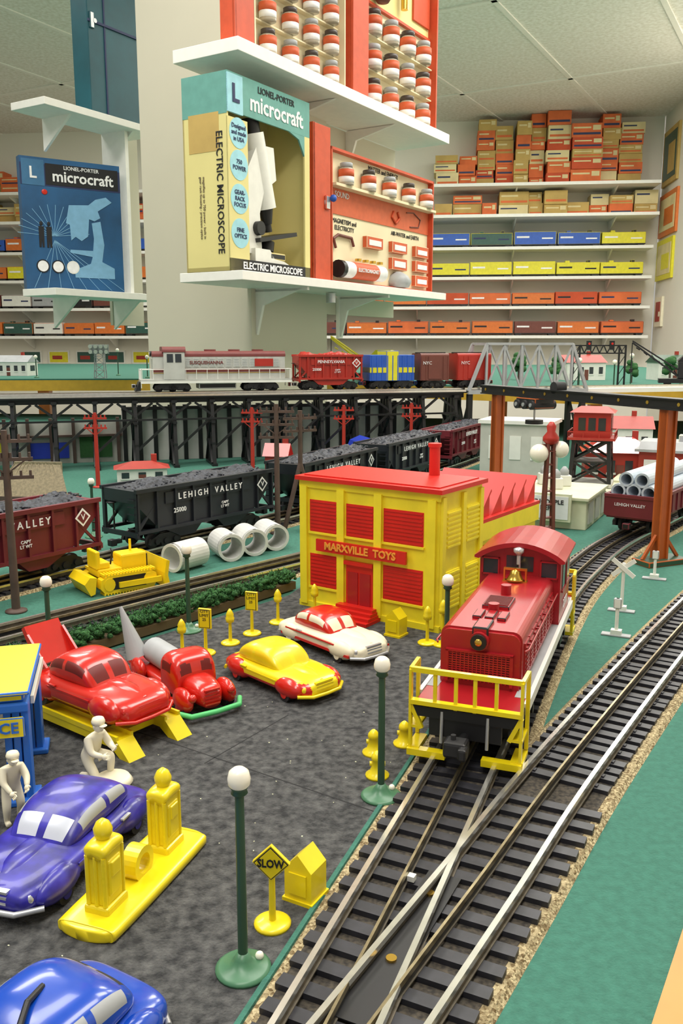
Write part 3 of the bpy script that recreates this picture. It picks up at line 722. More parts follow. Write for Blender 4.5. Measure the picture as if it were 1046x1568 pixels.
# ================= HEDGE =================
b=B()
P=cat([(-23,54.8),(-18.6,60),(-12,68),(-4.2,77.6)],.5);N=normals(P)
ribbon(b,P,N,-.8,.8,.0,.7,HEDB)
for p,n in zip(P,N):
    for k in range(14):
        o=random.uniform(-.75,.75);x=p[0]+n[0]*o+random.uniform(-.2,.2);y=p[1]+n[1]*o;r=random.uniform(.15,.32)
        b.sph((x,y,.8+random.uniform(0,.75)),(r,r,r*.8),HEDGE,n=5,k=4)
    for k in range(50):
        o=random.uniform(-.95,.95);x=p[0]+n[0]*o;y=p[1]+n[1]*o;z=.9+random.uniform(0,.8)
        q=Vector((random.uniform(-1,1),random.uniform(-1,1),random.uniform(0,1.2))).normalized()*.42
        b.add([(x-.04,y,z),(x+.04,y,z),(x+q.x,y+q.y,z+q.z)],[(0,1,2)],HEDGE)
b.fin('hedge_row',-.6,1.0,0.14)
# ================= DOZER =================
b=B()
for s in(-1,1):
    tr=[(-2.6,.55),(-2.2,.1),(2.2,.1),(2.6,.55),(2.5,1.2),(1.8,1.5),(-1.8,1.5),(-2.5,1.2)]
    b.prism(tr,'y',s*1.75-.5,s*1.75+.5,ORY)
    b.prism([(x*.8,.3+z*.65) for x,z in tr],'y',s*1.75-.53,s*1.75+.53,BLK)
    for x in(-1.8,1.8): b.cyl((x,s*1.75-.56,.8),(x,s*1.75+.56,.8),.5,ORY,n=14)
    for i in range(18):
        x=-2.3+i*.27;b.box(x,x+.14,s*1.75-.52,s*1.75+.52,1.42,1.62,ORY);b.box(x,x+.14,s*1.75-.52,s*1.75+.52,0,.14,ORY)
    b.bar((2.9,s*2.4,.7),(-1,s*2.4,.7),.3,ORY,.4)
b.box(-.2,2.2,-1.0,1.0,1.2,2.7,ORY,.15);b.box(-2.4,-.2,-1.2,1.2,1.2,1.8,ORY,.1);b.box(-2.3,-1.2,-1.0,1.0,1.8,2.3,ORY,.1);b.box(-2.5,-2.1,-1.1,1.1,1.8,3.2,ORY,.1)
for i in range(5): b.box(2.15,2.3,-.8+i*.4-.1,-.8+i*.4+.1,1.3,2.5,BLK)
b.cyl((1.2,.3,2.6),(1.2,.3,3.6),.12,ORY,n=8);b.tube([(-1,-.5,2),(-.8,-.6,3),(-.7,0,3.1)],.08,BLK,6)
b.prism([(3.0,.1),(3.5,.1),(3.3,1.0),(3.5,2.1),(3.2,2.2),(3.0,1.2)],'y',-3,3,ORY)
b.prism([(-3.0,.2),(-3.4,.1),(-3.9,1.0),(-3.4,1.5),(-2.8,1.4)],'y',-2,2,ORY)
b.fin('yellow_bulldozer',-20.6,79.4,.0,math.atan2(.6,.8),sc=(1.05,1,1.2))
# ================= PIPES =================
for i,(x,y) in enumerate(((-15.6,86.2),(-12.2,90.8),(-10.0,93.3),(-7.9,95.8),(-2.6,104))):
    b=B();b.pipe((0,-1.9,1.45),(0,1.9,1.45),1.45,1.2,PIPE,28);b.pipe((0,-2.0,1.45),(0,-1.6,1.45),1.45,1.15,PIPE,28)
    b.fin('culvert_pipe',x,y,0,rad(25 if i else -35))
# ================= TELEGRAPH POLES =================
def pole(x,y,h,m,arms=3,w=4.2,rz=0):
    b=B();b.cyl((0,0,0),(0,0,h),.36,m,r1=.26,n=10);b.lathe([(.9,0),(.9,.15),(.4,.3)],(0,0,0),m,n=14)
    for k in range(arms):
        z=h-.9-k*1.5;b.box(-w/2,w/2,-.15,.15,z-.14,z+.14,m)
        for i in range(6):
            xx=-w/2+.25+(w-.5)*i/5;b.cyl((xx,0,z+.1),(xx,0,z+.55),.11,m,n=7)
    b.bar((-w*.35,-.1,h-2.5),(0,-.1,h-3.6),.12,m);b.bar((w*.35,-.1,h-2.5),(0,-.1,h-3.6),.12,m)
    b.fin('telegraph_pole',x,y,0,rz)
pole(-27.4,71.5,15.3,BRN,rz=.3);pole(-7.6,103.0,15.4,BRN)
b=B();b.cyl((-2.2,0,0),(0,0,8),.3,BRN,n=8);b.cyl((2.2,0,0),(0,0,8),.3,BRN,n=8);b.cyl((0,0,7),(0,0,14.4),.3,BRN,n=8);b.box(-2.2,2.2,-.15,.15,13.3,13.6,BRN);b.box(-2.2,2.2,-.15,.15,11.8,12.1,BRN)
for i in range(6):
    for z in(13.5,12): b.cyl((-2+i*.8,0,z),(-2+i*.8,0,z+.45),.11,BRN,n=7)
b.fin('double_leg_telegraph_pole',-5.0,106.4,0,.5)
for x,y in((-38.5,138),(-15.2,150),(0.4,156),(12.8,162)): pole(x,y,11.8,PR,2,3.6)
# ================= ELEVATED TRESTLE =================
A=math.atan2(33,112);DZ=13.5
def dk(X): return (X,155+.2946*(X+66))
L0=-22.;L1=94.
b=B()
for y in(-1.6,1.6): b.box(L0,L1,y-.35,y+.35,DZ-1.7,DZ-.65,BLK)
b.box(L0,L1,-3.1,3.1,DZ-.75,DZ-.5,BLK)
x=L0
while x<L1: b.box(x,x+.6,-3.1,3.1,DZ-.5,DZ-.25,TIE);x+=1.3
for y in(-1.6,0,1.6): b.box(L0,L1,y-.13,y+.13,DZ-.25,DZ+.2,STL if y else RAILD)
for y in(-3.0,3.0): b.box(L0,L1,y-.15,y+.15,DZ-.5,DZ-.1,STL)
x=L0+2;SP=7.0
while x<L1-.5:
    for y0,y1 in((-4.1,-2.2),(-1.2,-.8),(1.2,.8),(4.1,2.2)): b.bar((x,y0,0),(x,y1,DZ-1.6),.62,BLK)
    b.box(x-.5,x+.5,-3,3,DZ-1.75,DZ-1.2,BLK);b.box(x-.5,x+.5,-4.6,4.6,0,.5,BLK)
    for z in(4.2,8.2): b.box(x-.35,x+.35,-3.8,3.8,z-.22,z+.22,BLK)
    b.bar((x-.4,-3.9,.6),(x-.4,2.8,8),.45,BLK,.3);b.bar((x-.4,3.9,.6),(x-.4,-2.8,8),.45,BLK,.3)
    if x+SP<L1:
        b.bar((x,-3.7,3.2),(x+SP,-2.8,9.2),.3,BLK,.42);b.bar((x,-3.1,8.8),(x+SP,-3.1,8.8),.3,BLK,.35)
        b.bar((x+.2,-2.6,9.6),(x+SP*.45,-2.2,DZ-1.7),.35,BLK,.4);b.bar((x+SP-.2,-2.6,9.6),(x+SP*.55,-2.2,DZ-1.7),.35,BLK,.4)
    x+=SP
b.fin('railroad_trestle',-66,155,0,A)
b=B();s0=L1+.3;s1=s0+27
b.box(s0,s1,-3.2,3.2,DZ-.8,DZ-.4,GSIL)
x=s0
while x<s1-.3: b.box(x,x+.5,-2.6,2.6,DZ-.4,DZ-.25,TIE);x+=1.2
for y in(-1.6,0,1.6): b.box(s0,s1,y-.13,y+.13,DZ-.25,DZ+.2,STL if y else RAILD)
n=7;dx=(s1-s0)/n;zt=DZ+9.2
for y in(-3.4,3.4):
    b.box(s0,s1,y-.35,y+.35,DZ-1,DZ-.2,GSIL);b.box(s0+dx,s1-dx,y-.3,y+.3,zt-.5,zt,GSIL)
    b.bar((s0+.1,y,DZ-.4),(s0+dx,y,zt-.3),.6,GSIL);b.bar((s1-.1,y,DZ-.4),(s1-dx,y,zt-.3),.6,GSIL)
    for i in range(1,n):
        b.box(s0+i*dx-.2,s0+i*dx+.2,y-.25,y+.25,DZ-.5,zt-.3,GSIL)
        if i<n-1:
            p,q=(DZ,zt-.4) if i%2 else (zt-.4,DZ);b.bar((s0+i*dx,y,p),(s0+(i+1)*dx,y,q),.35,GSIL)
for i in range(1,n): b.box(s0+i*dx-.2,s0+i*dx+.2,-3.4,3.4,zt-.4,zt-.05,GSIL)
for i in range(1,n-1): b.bar((s0+i*dx,-3.4,zt-.2),(s0+(i+1)*dx,3.4,zt-.2),.2,GSIL)
for x in(s0+.6,s1-.6):
    for y in(-2.8,2.8): b.box(x-.5,x+.5,y-.5,y+.5,0,DZ-1,BLK)
    b.bar((x,-2.8,1),(x,2.8,DZ-2),.4,BLK);b.bar((x,2.8,1),(x,-2.8,DZ-2),.4,BLK)
b.fin('truss_bridge',-66,155,0,A)
b=B();t0=s1+.3;t1=t0+75
b.box(t0,t1,-3.4,3.4,DZ-1.15,DZ-.25,SHW)
for y in(-1.6,0,1.6): b.box(t0,t1,y-.13,y+.13,DZ-.25,DZ+.2,STL if y else RAILD)
b.fin('elevated_track',-66,155,0,A)
def ondeck(name,b,X):
    p=dk(X);b.fin(name,p[0],p[1],DZ+.2,A)
b=B();h=14
b.box(-h,h,-2.7,2.7,1.6,2.3,LSIL)
b.prism(arch(2.2,2.2,7.3,.7),'x',-h+2.3,h-1.2,LSIL)
b.prism(arch(2.26,6.4,7.4,.7),'x',-h+2.2,h-1.1,LMAR)
for s in(-1,1):
    b.box(-h,h,s*2.72-.05,s*2.72+.05,1.6,1.95,WHT);b.box(-h+2.3,h-1.2,s*2.2-.06,s*2.2+.06,3.6,4.2,LMAR);b.box(-h+2.3,h-1.2,s*2.2-.07,s*2.2+.07,3.4,3.5,GOLD)
    b.tube([(-h+.3,s*2.6,4.1),(h-.3,s*2.6,4.1)],.07,WHT,6)
    for i in range(15): b.cyl((-h+.3+i*(2*h-.6)/14,s*2.6,2.3),(-h+.3+i*(2*h-.6)/14,s*2.6,4.1),.06,WHT,n=5)
    for i in range(12):
        x=-h+8+i*1.5;b.box(x,x+1.2,s*2.2-.1,s*2.2+.1,4.5,6.2,LSIL)
        for k in range(5): b.box(x+.15,x+1.05,s*2.22-.12,s*2.22+.12,4.7+k*.3,4.8+k*.3,GSIL)
    r=(pi/2,0,0) if s<0 else(pi/2,0,pi)
    b.text('SUSQUEHANNA',.85,(-2 if s<0 else 2,s*2.36,5.3),r,LMAR,.03,.02)
    b.box(h-7,h-3.5,s*2.35-.05,s*2.35+.05,4.6,6,HRED)
b.prism(arch(2.7,2.2,8.0,.8),'x',-h+4.2,-h+8,LSIL);b.prism(arch(2.8,7.2,8.2,.8),'x',-h+4.0,-h+8.2,LMAR)
for s in(-1,1): b.box(-h+4.8,-h+5.9,s*2.72-.04,s*2.72+.04,5.4,6.9,GLASS);b.box(-h+6.3,-h+7.4,s*2.72-.04,s*2.72+.04,5.4,6.9,GLASS)
b.box(-h+2.2,-h+2.32,-.7,.7,6.0,6.6,WHT);b.cyl((-h+2.3,0,6.9),(-h+1.9,0,6.9),.5,BLK,n=12);b.sph((-h+1.9,0,6.9),(.1,.35,.35),GLOBE,n=10)
for x in(-h+.1,h-.1):
    b.tube([(x,-2.6,.8),(x,-2.6,4.1),(x,2.6,4.1),(x,2.6,.8)],.08,WHT,6)
    for y in(-1.3,0,1.3): b.cyl((x,y,2.3),(x,y,4.1),.07,WHT,n=5)
for i in range(3): b.cyl((-1+i*4.5,0,7.3),(-1+i*4.5,0,7.7),1.1,LMAR,n=18)
b.box(-3.5,3.5,-2.2,2.2,.5,1.6,BLK,.2);truck(b,-h+4.5);truck(b,h-4.5);truck(b,-h+7);truck(b,h-7);coupler(b,-h,-1);coupler(b,h,1)
b.prism([(-h,.3),(-h-1.0,.2),(-h-.2,1.9),(-h,1.9)],'y',-2.4,2.4,BLK)
ondeck('road_diesel_locomotive',b,-23.6)
o=hopper('ore_hopper_car',HRED,[dk(-32.8),dk(-12.8),dk(7.2),dk(27)],dk(-2.8),'PENNSYLVANIA',12.6,load=HRED,ts=.8);o.location.z=(DZ+.2)*S
b=B();h=4.6
b.box(-h,h,-2.7,2.7,1.6,6.6,LBLUE,.1);b.box(-h*.28,h*.28,-2.85,2.85,1.6,7.4,CARY,.1);b.box(-h,h,-2.75,2.75,3.2,4.2,CARY)
for s in(-1,1):
    for i in range(9): x=-h+.4+i*(2*h-.8)/8;b.box(x-.1,x+.1,s*2.78-.08,s*2.78+.08,1.7,6.5,LBLUE)
truck(b,-2.4);truck(b,2.4);coupler(b,-h,-1);coupler(b,h,1);ondeck('blue_freight_car',b,9.2)
def boxcar(X,L,col,name='boxcar'):
    b=B();h=L/2;b.prism(arch(2.6,1.6,6.9,.5),'x',-h,h,col);b.box(-h-.1,h+.1,-.5,.5,6.9,7.1,BLK)
    for s in(-1,1):
        b.box(-1.4,1.4,s*2.65-.1,s*2.65+.1,1.9,6.3,col)
        for i in range(7): x=-h+.2+i*(2*h-.4)/6;b.box(x-.1,x+.1,s*2.65-.06,s*2.65+.06,1.8,6.3,col)
        b.text('NYC',.9,(-h*.55,s*2.75,5),(pi/2,0,0 if s<0 else pi),INKW)
    truck(b,-h+2.5);truck(b,h-2.5);coupler(b,-h,-1);coupler(b,h,1);ondeck(name,b,X)
boxcar(17.8,6.0,BRNC,'maroon_stock_car');boxcar(26,7.3,HRED,'red_caboose')
# ================= UPPER LEVEL TABLE =================
b=B();UZ=12.3
up=[(-170,264),(-38,272),(20,230),(56,206),(142,214),(142,470),(-170,500)]
b.prism(up,'z',UZ-.4,UZ,FELT);b.prism([(x*.9999,y+.05) for x,y in up],'z',UZ-3.6,UZ-.4,FASC)
for x,y in((-160,330),(-60,350),(60,340),(135,330),(-160,480),(130,455)): b.box(x-3,x+3,y-3,y+3,FZ,UZ-3.6,WOOD)
b.fin('upper_level_table')
b=B();b.box(27,86,8.2,8.8,0,10.4,WHT)
x=27.5
while x<86: b.box(x-.38,x+.38,7.3,8.2,0,10.8,BLK);x+=2.9
b.box(27,86,7.1,8.2,9.9,10.5,BLK)
b.box(-24,27,8.2,8.8,0,7.8,GRYB)
x=-23
while x<27: b.box(x-.3,x+.3,7.3,8.2,0,8.6,BRN);x+=4.1
b.box(-24,27,7.5,8.2,5,5.4,BRN)
for x0,x1,m,z in((-4,6,CARY,6.5),(10,17,BLT,4),(-20,-12,BRICK,6),(19,25,TREEG,5)): b.box(x0,x1,7.9,8.19,1,z,m)
b.fin('retaining_wall_backdrop',-66,155,0,A)
def house(name,x,y,z,w,d,h,wm,rm,rz=0,roof='gable',rh=2.2):
    b=B();b.box(-w/2,w/2,-d/2,d/2,0,h,wm)
    if roof=='gable': b.prism([(-d/2-.4,h),(d/2+.4,h),(0,h+rh)],'x',-w/2-.4,w/2+.4,rm)
    elif roof=='hip':
        b.add([(-w/2-.5,-d/2-.5,h),(w/2+.5,-d/2-.5,h),(w/2+.5,d/2+.5,h),(-w/2-.5,d/2+.5,h),(-w*.2,0,h+rh),(w*.2,0,h+rh)],[(0,1,5,4),(1,2,5),(2,3,4,5),(3,0,4),(3,2,1,0)],rm)
    n=max(1,int(w/2.6))
    for i in range(n):
        xx=-w/2+(i+.5)*w/n;b.box(xx-.6,xx+.6,-d/2-.1,-d/2+.1,h*.35,h*.75,GLASS);b.box(xx-.75,xx+.75,-d/2-.14,-d/2,h*.28,h*.35,WHT)
    b.box(-.6,.6,-d/2-.12,-d/2,0,h*.6,BRNC);b.box(w/2-.1,w/2+.1,-d*.2,d*.2,h*.35,h*.75,GLASS)
    b.box(w*.2,w*.2+.9,.3,1.2,h,h+rh+1,BRICK)
    b.fin(name,x,y,z,rz)
house('white_diner',-33,144.5,0,8,4.5,2.4,WHT,BRICK,.25,'hip',1.0);house('red_shed',-11.5,158.5,0,4,3,2.6,BRICK,RED,-.2)
house('red_station_house',46,146,0,11,8,5,BRICK,RED,-.2,'hip');house('white_depot',56,178,0,12,8,6,WHT,BRICK,-.2)
b=B();b.prism([(-4,0),(4,0),(2.0,4.2),(0,5.2),(-2,4.4)],'y',-3,3,BLT);b.fin('blue_tarp_tent',4.4,166.5,0,.3)
b=B();b.box(-6,6,-2,2,0,1.2,BRN)
for i in range(12): b.bar((-5.5+i,-1.6,1),(-3+i*.5,1.5,5.5),.15,SCRN)
b.add([(-6,-1.8,1.2),(6,-1.8,1.2),(3.6,1.6,5.6),(-3,1.6,5.6)],[(0,1,2,3)],SCRN);b.box(-3.2,3.8,1.4,1.9,1,5.7,SCRN)
b.fin('coal_screen_ramp',-44,124,0,-.1)
b=B()
b.box(-3.4,3.4,-3.4,3.4,0,.6,GRYB)
for x,y in((-1,-1),(1,-1),(1,1),(-1,1)): b.bar((x*3,y*3,.5),(x*2.6,y*2.6,8),.6,BLK)
for z0,z1 in((.6,4.2),(4.2,7.8)):
    for y in(-1,1):
        b.bar((-2.9,y*2.9,z0),(2.7,y*2.8,z1),.35,BLK);b.bar((2.9,y*2.9,z0),(-2.7,y*2.8,z1),.35,BLK)
        b.bar((y*2.9,-2.9,z0),(y*2.8,2.7,z1),.35,BLK);b.bar((y*2.9,2.9,z0),(y*2.8,-2.7,z1),.35,BLK)
    b.box(-2.9,2.9,-2.9,2.9,z1-.2,z1+.1,BLK)
b.box(-3.6,3.6,-3.6,3.6,7.9,8.3,BRICK);b.box(-2.8,2.8,-2.8,2.8,8.2,12.6,HRED)
b.add([(-3.4,-3.4,12.5),(3.4,-3.4,12.5),(3.4,3.4,12.5),(-3.4,3.4,12.5),(-2,0,13.4),(2,0,13.4)],[(0,1,5,4),(1,2,5),(2,3,4,5),(3,0,4),(3,2,1,0)],HRED)
for s in(-1,1):
    for x in(-1.5,0,1.5): b.box(x-.55,x+.55,s*2.83-.05,s*2.83+.05,9.5,11.6,GLASS);b.box(s*2.83-.05,s*2.83+.05,x-.55,x+.55,9.5,11.6,GLASS)
    b.box(-3.6,3.6,s*3.5-.06,s*3.5+.06,9.2,9.35,HRED);b.box(s*3.5-.06,s*3.5+.06,-3.6,3.6,9.2,9.35,HRED)
    for x in(-3.5,-1.2,1.2,3.5): b.box(x-.06,x+.06,s*3.5-.06,s*3.5+.06,8.2,9.3,HRED);b.box(s*3.5-.06,s*3.5+.06,x-.06,x+.06,8.2,9.3,HRED)
b.fin('elevated_control_tower',37.8,132.5,1.4,-.35,sc=(.95,.95,.88))
b=B();b.box(-5,5,-13,-1,0,3.6,CRMB,.1);b.box(-5.3,5.3,-13.4,-.8,3.6,4.0,CRMB,.08);b.box(-6,6,-1,22,0,1.3,CRMB,.08)
for y in range(-12,-2,4): b.box(4.95,5.15,y,y+2.6,.6,3.2,GRYB);b.box(-5.15,-4.95,y,y+2.6,.6,3.2,GRYB)
b.box(-2.3,3.3,-13.9,-13.3,1.0,4.4,CRMB);b.box(-2.0,3.0,-14.0,-13.85,1.3,4.1,INKW);b.text('UNCOUPLE\nHERE',.75,(.5,-14.04,3.0),(pi/2,0,0),INK,.02,.02)
b.fin('cream_loading_platform',31.0,118.5,0,rad(-27))
b=B()
for i,(x,y) in enumerate(((27.5,112),(29.2,114.5),(27,116))):
    b.box(x-.8,x+.8,y-.8,y+.8,0,1.4,WHT,.1);b.lathe([(.6,1.4),(.6,2.0),(.2,2.5)],(x,y,0),GSIL,n=10)
b.fin('milk_can_crates',0,0,4.02)
b=B();b.box(-6,6,-4,4,0,9,GRYB);b.box(-6.4,6.4,-4.4,4.4,9,9.6,WHT)
for i in range(3): b.box(-4.5+i*3.6,-2.6+i*3.6,-4.1,-4,3,7,WHT)
b.fin('grey_concrete_building',31,153,0,-.4)
b=B();b.box(-8,10,-6,6,-1.6,0,CRMB,.1);b.box(-4.4,4.4,-3.6,3.6,0,4.4,BRICK);b.box(-5,5,-4.2,4.2,4.4,4.8,GSIL);b.prism([(-4.1,4.8),(4.1,4.8),(2.8,5.9),(-2.8,5.9)],'x',-4.4,4.4,GSIL);b.box(-2,0,-1,1,5.5,7.2,GSIL,.1);b.box(1,2.4,-1,1,5.5,6.9,GSIL,.1)
b.box(-1.1,1.1,-3.7,-3.5,0,3.4,WHT);b.box(-3.6,-1.8,-3.7,-3.5,1.2,3.2,INKW);b.fin('red_bungalow',51.5,137,1.62,-.45)
b=B();b.lathe([(1.4,0),(1.4,.3),(.8,.6),(.55,2)],(0,0,0),BRNC,n=16)
for s in(-1,1):
    for t in(-1,1): b.cyl((s*.6,t*.6,.5),(s*.3,t*.3,11.5),.2,BRNC,n=6)
for k in range(7): b.box(-.5,.5,-.5,.5,1.5+k*1.5,1.62+k*1.5,BRNC)
b.lathe([(.5,11.3),(.9,11.7),(.9,12.1),(.45,12.7),(.55,13.3),(.2,13.8)],(0,0,0),HRED,n=14)
b.cyl((-1.2,0,11.2),(1.2,0,11.2),.13,BRNC,n=8)
b.sph((-1.3,-.2,10.3),1.05,GLOBE);b.sph((1.15,.2,10.7),.95,GLOBE)
b.fin('double_globe_lamp_post',23.2,97.5,0)
p0=Vector((20.5,116));p1=Vector((32.6,88.2));d=(p1-p0);Lg=d.length;ag=math.atan2(d.y,d.x)
b=B();GH=16.2
for x in(0,Lg):
    w=.62
    b.box(x-w,x+w,-w,-w+.25,.6,GH,ORN);b.box(x-w,x+w,w-.25,w,.6,GH,ORN);b.box(x-w+.2,x+w-.2,-w,w,.6,GH,ORN)
    b.box(x-1.3,x+1.3,-2.4,2.8,0,.6,DGRN,.1);b.bar((x,-2.2,.6),(x,-.5,3),.3,ORN);b.bar((x,2.4,.6),(x,.5,3),.3,ORN)
b.box(-3,Lg+3,-.7,-.4,GH-.3,GH+.7,BLK);b.box(-3,Lg+3,.4,.7,GH-.3,GH+.7,BLK);b.box(-3,Lg+3,-.9,.9,GH+.6,GH+.75,BLK);b.box(-3,Lg+3,-.9,.9,GH-.4,GH-.25,BLK)
for i in range(9): x=-2.0+i*(Lg+4)/8;b.cyl((x,-.75,GH+.2),(x,.75,GH+.2),.2,GOLD,n=8)
b.box(6,10,-1.4,1.4,GH-1.6,GH-.4,BLK,.1)
for x in(6.5,8,9.5): b.cyl((x,-1.7,GH-1.2),(x,1.7,GH-1.2),.55,DGR,n=16);b.cyl((x,-1.8,GH-1.2),(x,1.8,GH-1.2),.25,SIL,n=10)
b.cyl((8,0,GH-3.2),(8,0,GH-1.5),.12,SIL,n=6);b.cyl((8,0,GH-3.6),(8,0,GH-3.1),1.1,BLK,n=18);b.cyl((12.5,-.7,GH+1.0),(12.5,.7,GH+1.0),.7,DGR,n=14)
b.fin('gantry_crane',p0.x,p0.y,0,ag)
def sbridge(x,y,z,w,h,rz=0):
    b=B()
    for X in(0,w):
        for t in(-.8,.8): b.box(X+t-.2,X+t+.2,-.2,.2,0,h,BLK)
        for k in range(4): b.bar((X-.8,0,k*h/4),(X+.8,0,(k+1)*h/4),.15,BLK)
    b.box(-.8,w+.8,-.3,.3,h-.3,h,BLK);b.box(-.8,w+.8,-.3,.3,h-2.2,h-1.9,BLK)
    n=6
    for i in range(n): b.bar((i*w/n,0,h-2),(i*w/n+w/n/2,0,h),.25,BLK);b.bar((i*w/n+w/n/2,0,h),((i+1)*w/n,0,h-2),.25,BLK)
    for i in(1,3): b.box(w*i/4-.6,w*i/4+.6,-.8,-.2,h-1.2,h+1.0,BLK);b.cyl((w*i/4,-.8,h+.3),(w*i/4,-.95,h+.3),.3,RED,n=8)
    b.fin('signal_bridge',x,y,z,rz)
sbridge(59,225,UZ,11.5,10)
def lampw(x,y,h):
    b=B();b.lathe([(.8,0),(.8,.2),(.2,.5)],(0,0,0),GRNP,n=10);b.cyl((0,0,.3),(0,0,h-1),.18,DGRN,n=8);b.sph((0,0,h-.6),.6,GLOBE,n=12);b.fin('street_lamp',x,y,UZ)
for x,y,h in((57,214,7),(66,216,6.5),(72,222,8),(88,230,7),(-60,276,7),(-95,278,7),(-75,300,9)): lampw(x,y,h)
def tree(x,y,z,h):
    b=B();b.cyl((0,0,0),(0,0,h*.35),.3,BRN,n=6)
    for i in range(14):
        a=random.random()*6.28;t=random.random();r=h*.16*(1.2-t*.6);b.sph((math.cos(a)*r,math.sin(a)*r,h*.35+t*h*.55),(h*.15,h*.15,h*.13),TREEG,n=7,k=5)
    b.fin('toy_tree',x,y,z)
for x,y,h in((60,250,7),(78,240,6),(92,250,7),(104,246,6),(52,262,8)): tree(x,y,UZ,h)
house('white_house',70,262,UZ,12,8,5,WHT,BRICK,.2);house('white_house',-110,300,UZ,13,8,4.5,WHT,GSIL,-.1);house('white_house',96,262,UZ,10,8,5,WHT,DGRN,.1)
def crane(x,y,z,rz,col,sc=1):
    b=B();b.box(-5*sc,5*sc,-2.5*sc,2.5*sc,1.2,2.2,BLK);b.box(-4*sc,1*sc,-2.2*sc,2.2*sc,2.2,6*sc,col,.2);b.prism([(-4.2*sc,6*sc),(1.2*sc,6*sc),(0,7.2*sc),(-3.5*sc,7.2*sc)],'y',-2.3*sc,2.3*sc,col)
    for y_ in(-1,1):
        b.bar((1*sc,y_*1.2*sc,2.8),(11*sc,y_*.4*sc,10*sc),.35*sc,col);b.bar((1*sc,y_*1.2*sc,4.3),(11*sc,y_*.4*sc,10.4*sc),.3*sc,col)
    for k in range(6):
        t=k/6;b.bar(((1+10*t)*sc,0,2.8+7.2*t),((1+10*(t+.08))*sc,0,4.1+6.3*t),.25*sc,col)
    b.cyl((11*sc,0,10*sc),(11*sc,0,4*sc),.12,BLK,n=5);b.box(10.6*sc,11.4*sc,-.4,.4,3.4*sc,4.2*sc,BLK)
    for xx in(-3,3):
        for yy in(-1.8,1.8): b.cyl((xx*sc,yy*sc-.3,.8),(xx*sc,yy*sc+.3,.8),.8,BLK,n=12)
    b.fin('railroad_crane',x,y,z,rz)
crane(80,209.5,UZ,pi-.3,BLK,1.05);crane(10,252,UZ,pi-.2,CARY,1.2)
b=B()
for x,y in((-1,-1),(1,-1),(1,1),(-1,1)): b.bar((x*1.6,y*1.2,0),(x*1.2,y*.8,9),.25,GSIL)
for k in range(4):
    b.bar((-1.5,-1.1,k*2.2),(1.4,-1.1,k*2.2+2.2),.18,GSIL);b.bar((1.5,-1.1,k*2.2),(-1.4,-1.1,k*2.2+2.2),.18,GSIL);b.box(-1.4,1.4,-1,1,k*2.2,k*2.2+.15,GSIL)
for i in range(4):
    for k in(8.0,9.6): b.cyl((-2.4+i*1.6,-1.4,k),(-2.4+i*1.6,-.5,k),.62,WHT,r1=.35,n=12)
b.box(-3,3,-.6,-.3,7.4,10.2,GSIL);b.fin('floodlight_tower',-74,274,UZ)
def mini(b,x,y,z,L,H,W,col,top=None,lab=INKW):
    b.box(x,x+L,y-W/2,y+W/2,z+1.3,z+H,col,.25);b.box(x-.1,x+L+.1,y-.6,y+.6,z+H-.05,z+H+.3,top or col)
    b.box(x,x+L,y-W/2-.1,y+W/2+.1,z+1.0,z+1.5,BLK)
    for q in(x+2.5,x+L-2.5):
        b.box(q-1.9,q+1.9,y-W/2-.05,y+W/2+.05,z+.2,z+1.1,BLK)
        for r in(-1.2,1.2): b.cyl((q+r,y-W/2-.12,z+.75),(q+r,y+W/2+.12,z+.75),.75,DGR,n=10)
    b.box(x+L*.42,x+L*.58,y-W/2-.12,y-W/2+.1,z+1.7,z+H-.5,top or col)
    b.box(x+1.5,x+L*.36,y-W/2-.06,y-W/2+.05,z+H*.58,z+H*.7,lab);b.box(x+L*.66,x+L-2,y-W/2-.06,y-W/2+.05,z+H*.5,z+H*.6,lab)
    for i in range(8): b.box(x+.3+i*(L-.8)/7,x+.5+i*(L-.8)/7,y-W/2-.05,y-W/2,z+1.5,z+H-.3,col)
# ================= BACK WALL SHELVES =================
ANG=rad(-6.13);OX,OY=-228.3,626
SZ=[28.7+18.1*k for k in range(6)]
def bw(b,name,z=0): b.fin(name,OX,OY,z,ANG)
for k,z in enumerate(SZ):
    for x0,x1 in((-60,128),(205,424)):
        b=B();dp=20 if k<4 else 30
        b.box(x0,x1,-dp,-.05,-1.8,0,SHW)
        q=x0+15
        while q<x1: b.prism([(-dp*.8,-1.8),(-.05,-1.8),(-.05,-9)],'x',q-.4,q+.4,SHW);q+=60
        bw(b,'wall_shelf',z)
def trainrow(k,x0,x1,cols,L=26.5):
    b=B();x=x0;i=0
    while x+L<x1:
        c=cols[i%len(cols)];H=8.6+random.uniform(-.5,.6)
        mini(b,x,-13,0,L-random.uniform(.2,.9),H,7,c,c,lab=random.choice((INKW,INK,NAVY)))
        if random.random()<.5: b.box(x+L*.2,x+L*.3,-15,-11,H,H+1.2,c,.1);b.box(x+L*.7,x+L*.78,-15,-11,H,H+1.4,BLK,.1)
        x+=L+.3;i+=1
    bw(b,'toy_train_row',SZ[k]+.02)
trainrow(0,208,424,[BRNC,CARO,ORBOX,CARO,CARO])
trainrow(1,206,424,[ORBOX2,ORBOX,CARO])
trainrow(2,206,424,[CARY])
trainrow(3,206,424,[CARY,CARY,CARY,LBLUE,CARG,LBLUE,LBLUE])
trainrow(0,-20,127,[CARO,CARG,WHT,CARO],21);trainrow(1,-20,127,[BRNC,WHT,GSIL,BLK],21);trainrow(2,-20,127,[CARO,CARY])
trainrow(3,-20,127,[LBLUE,CARO])
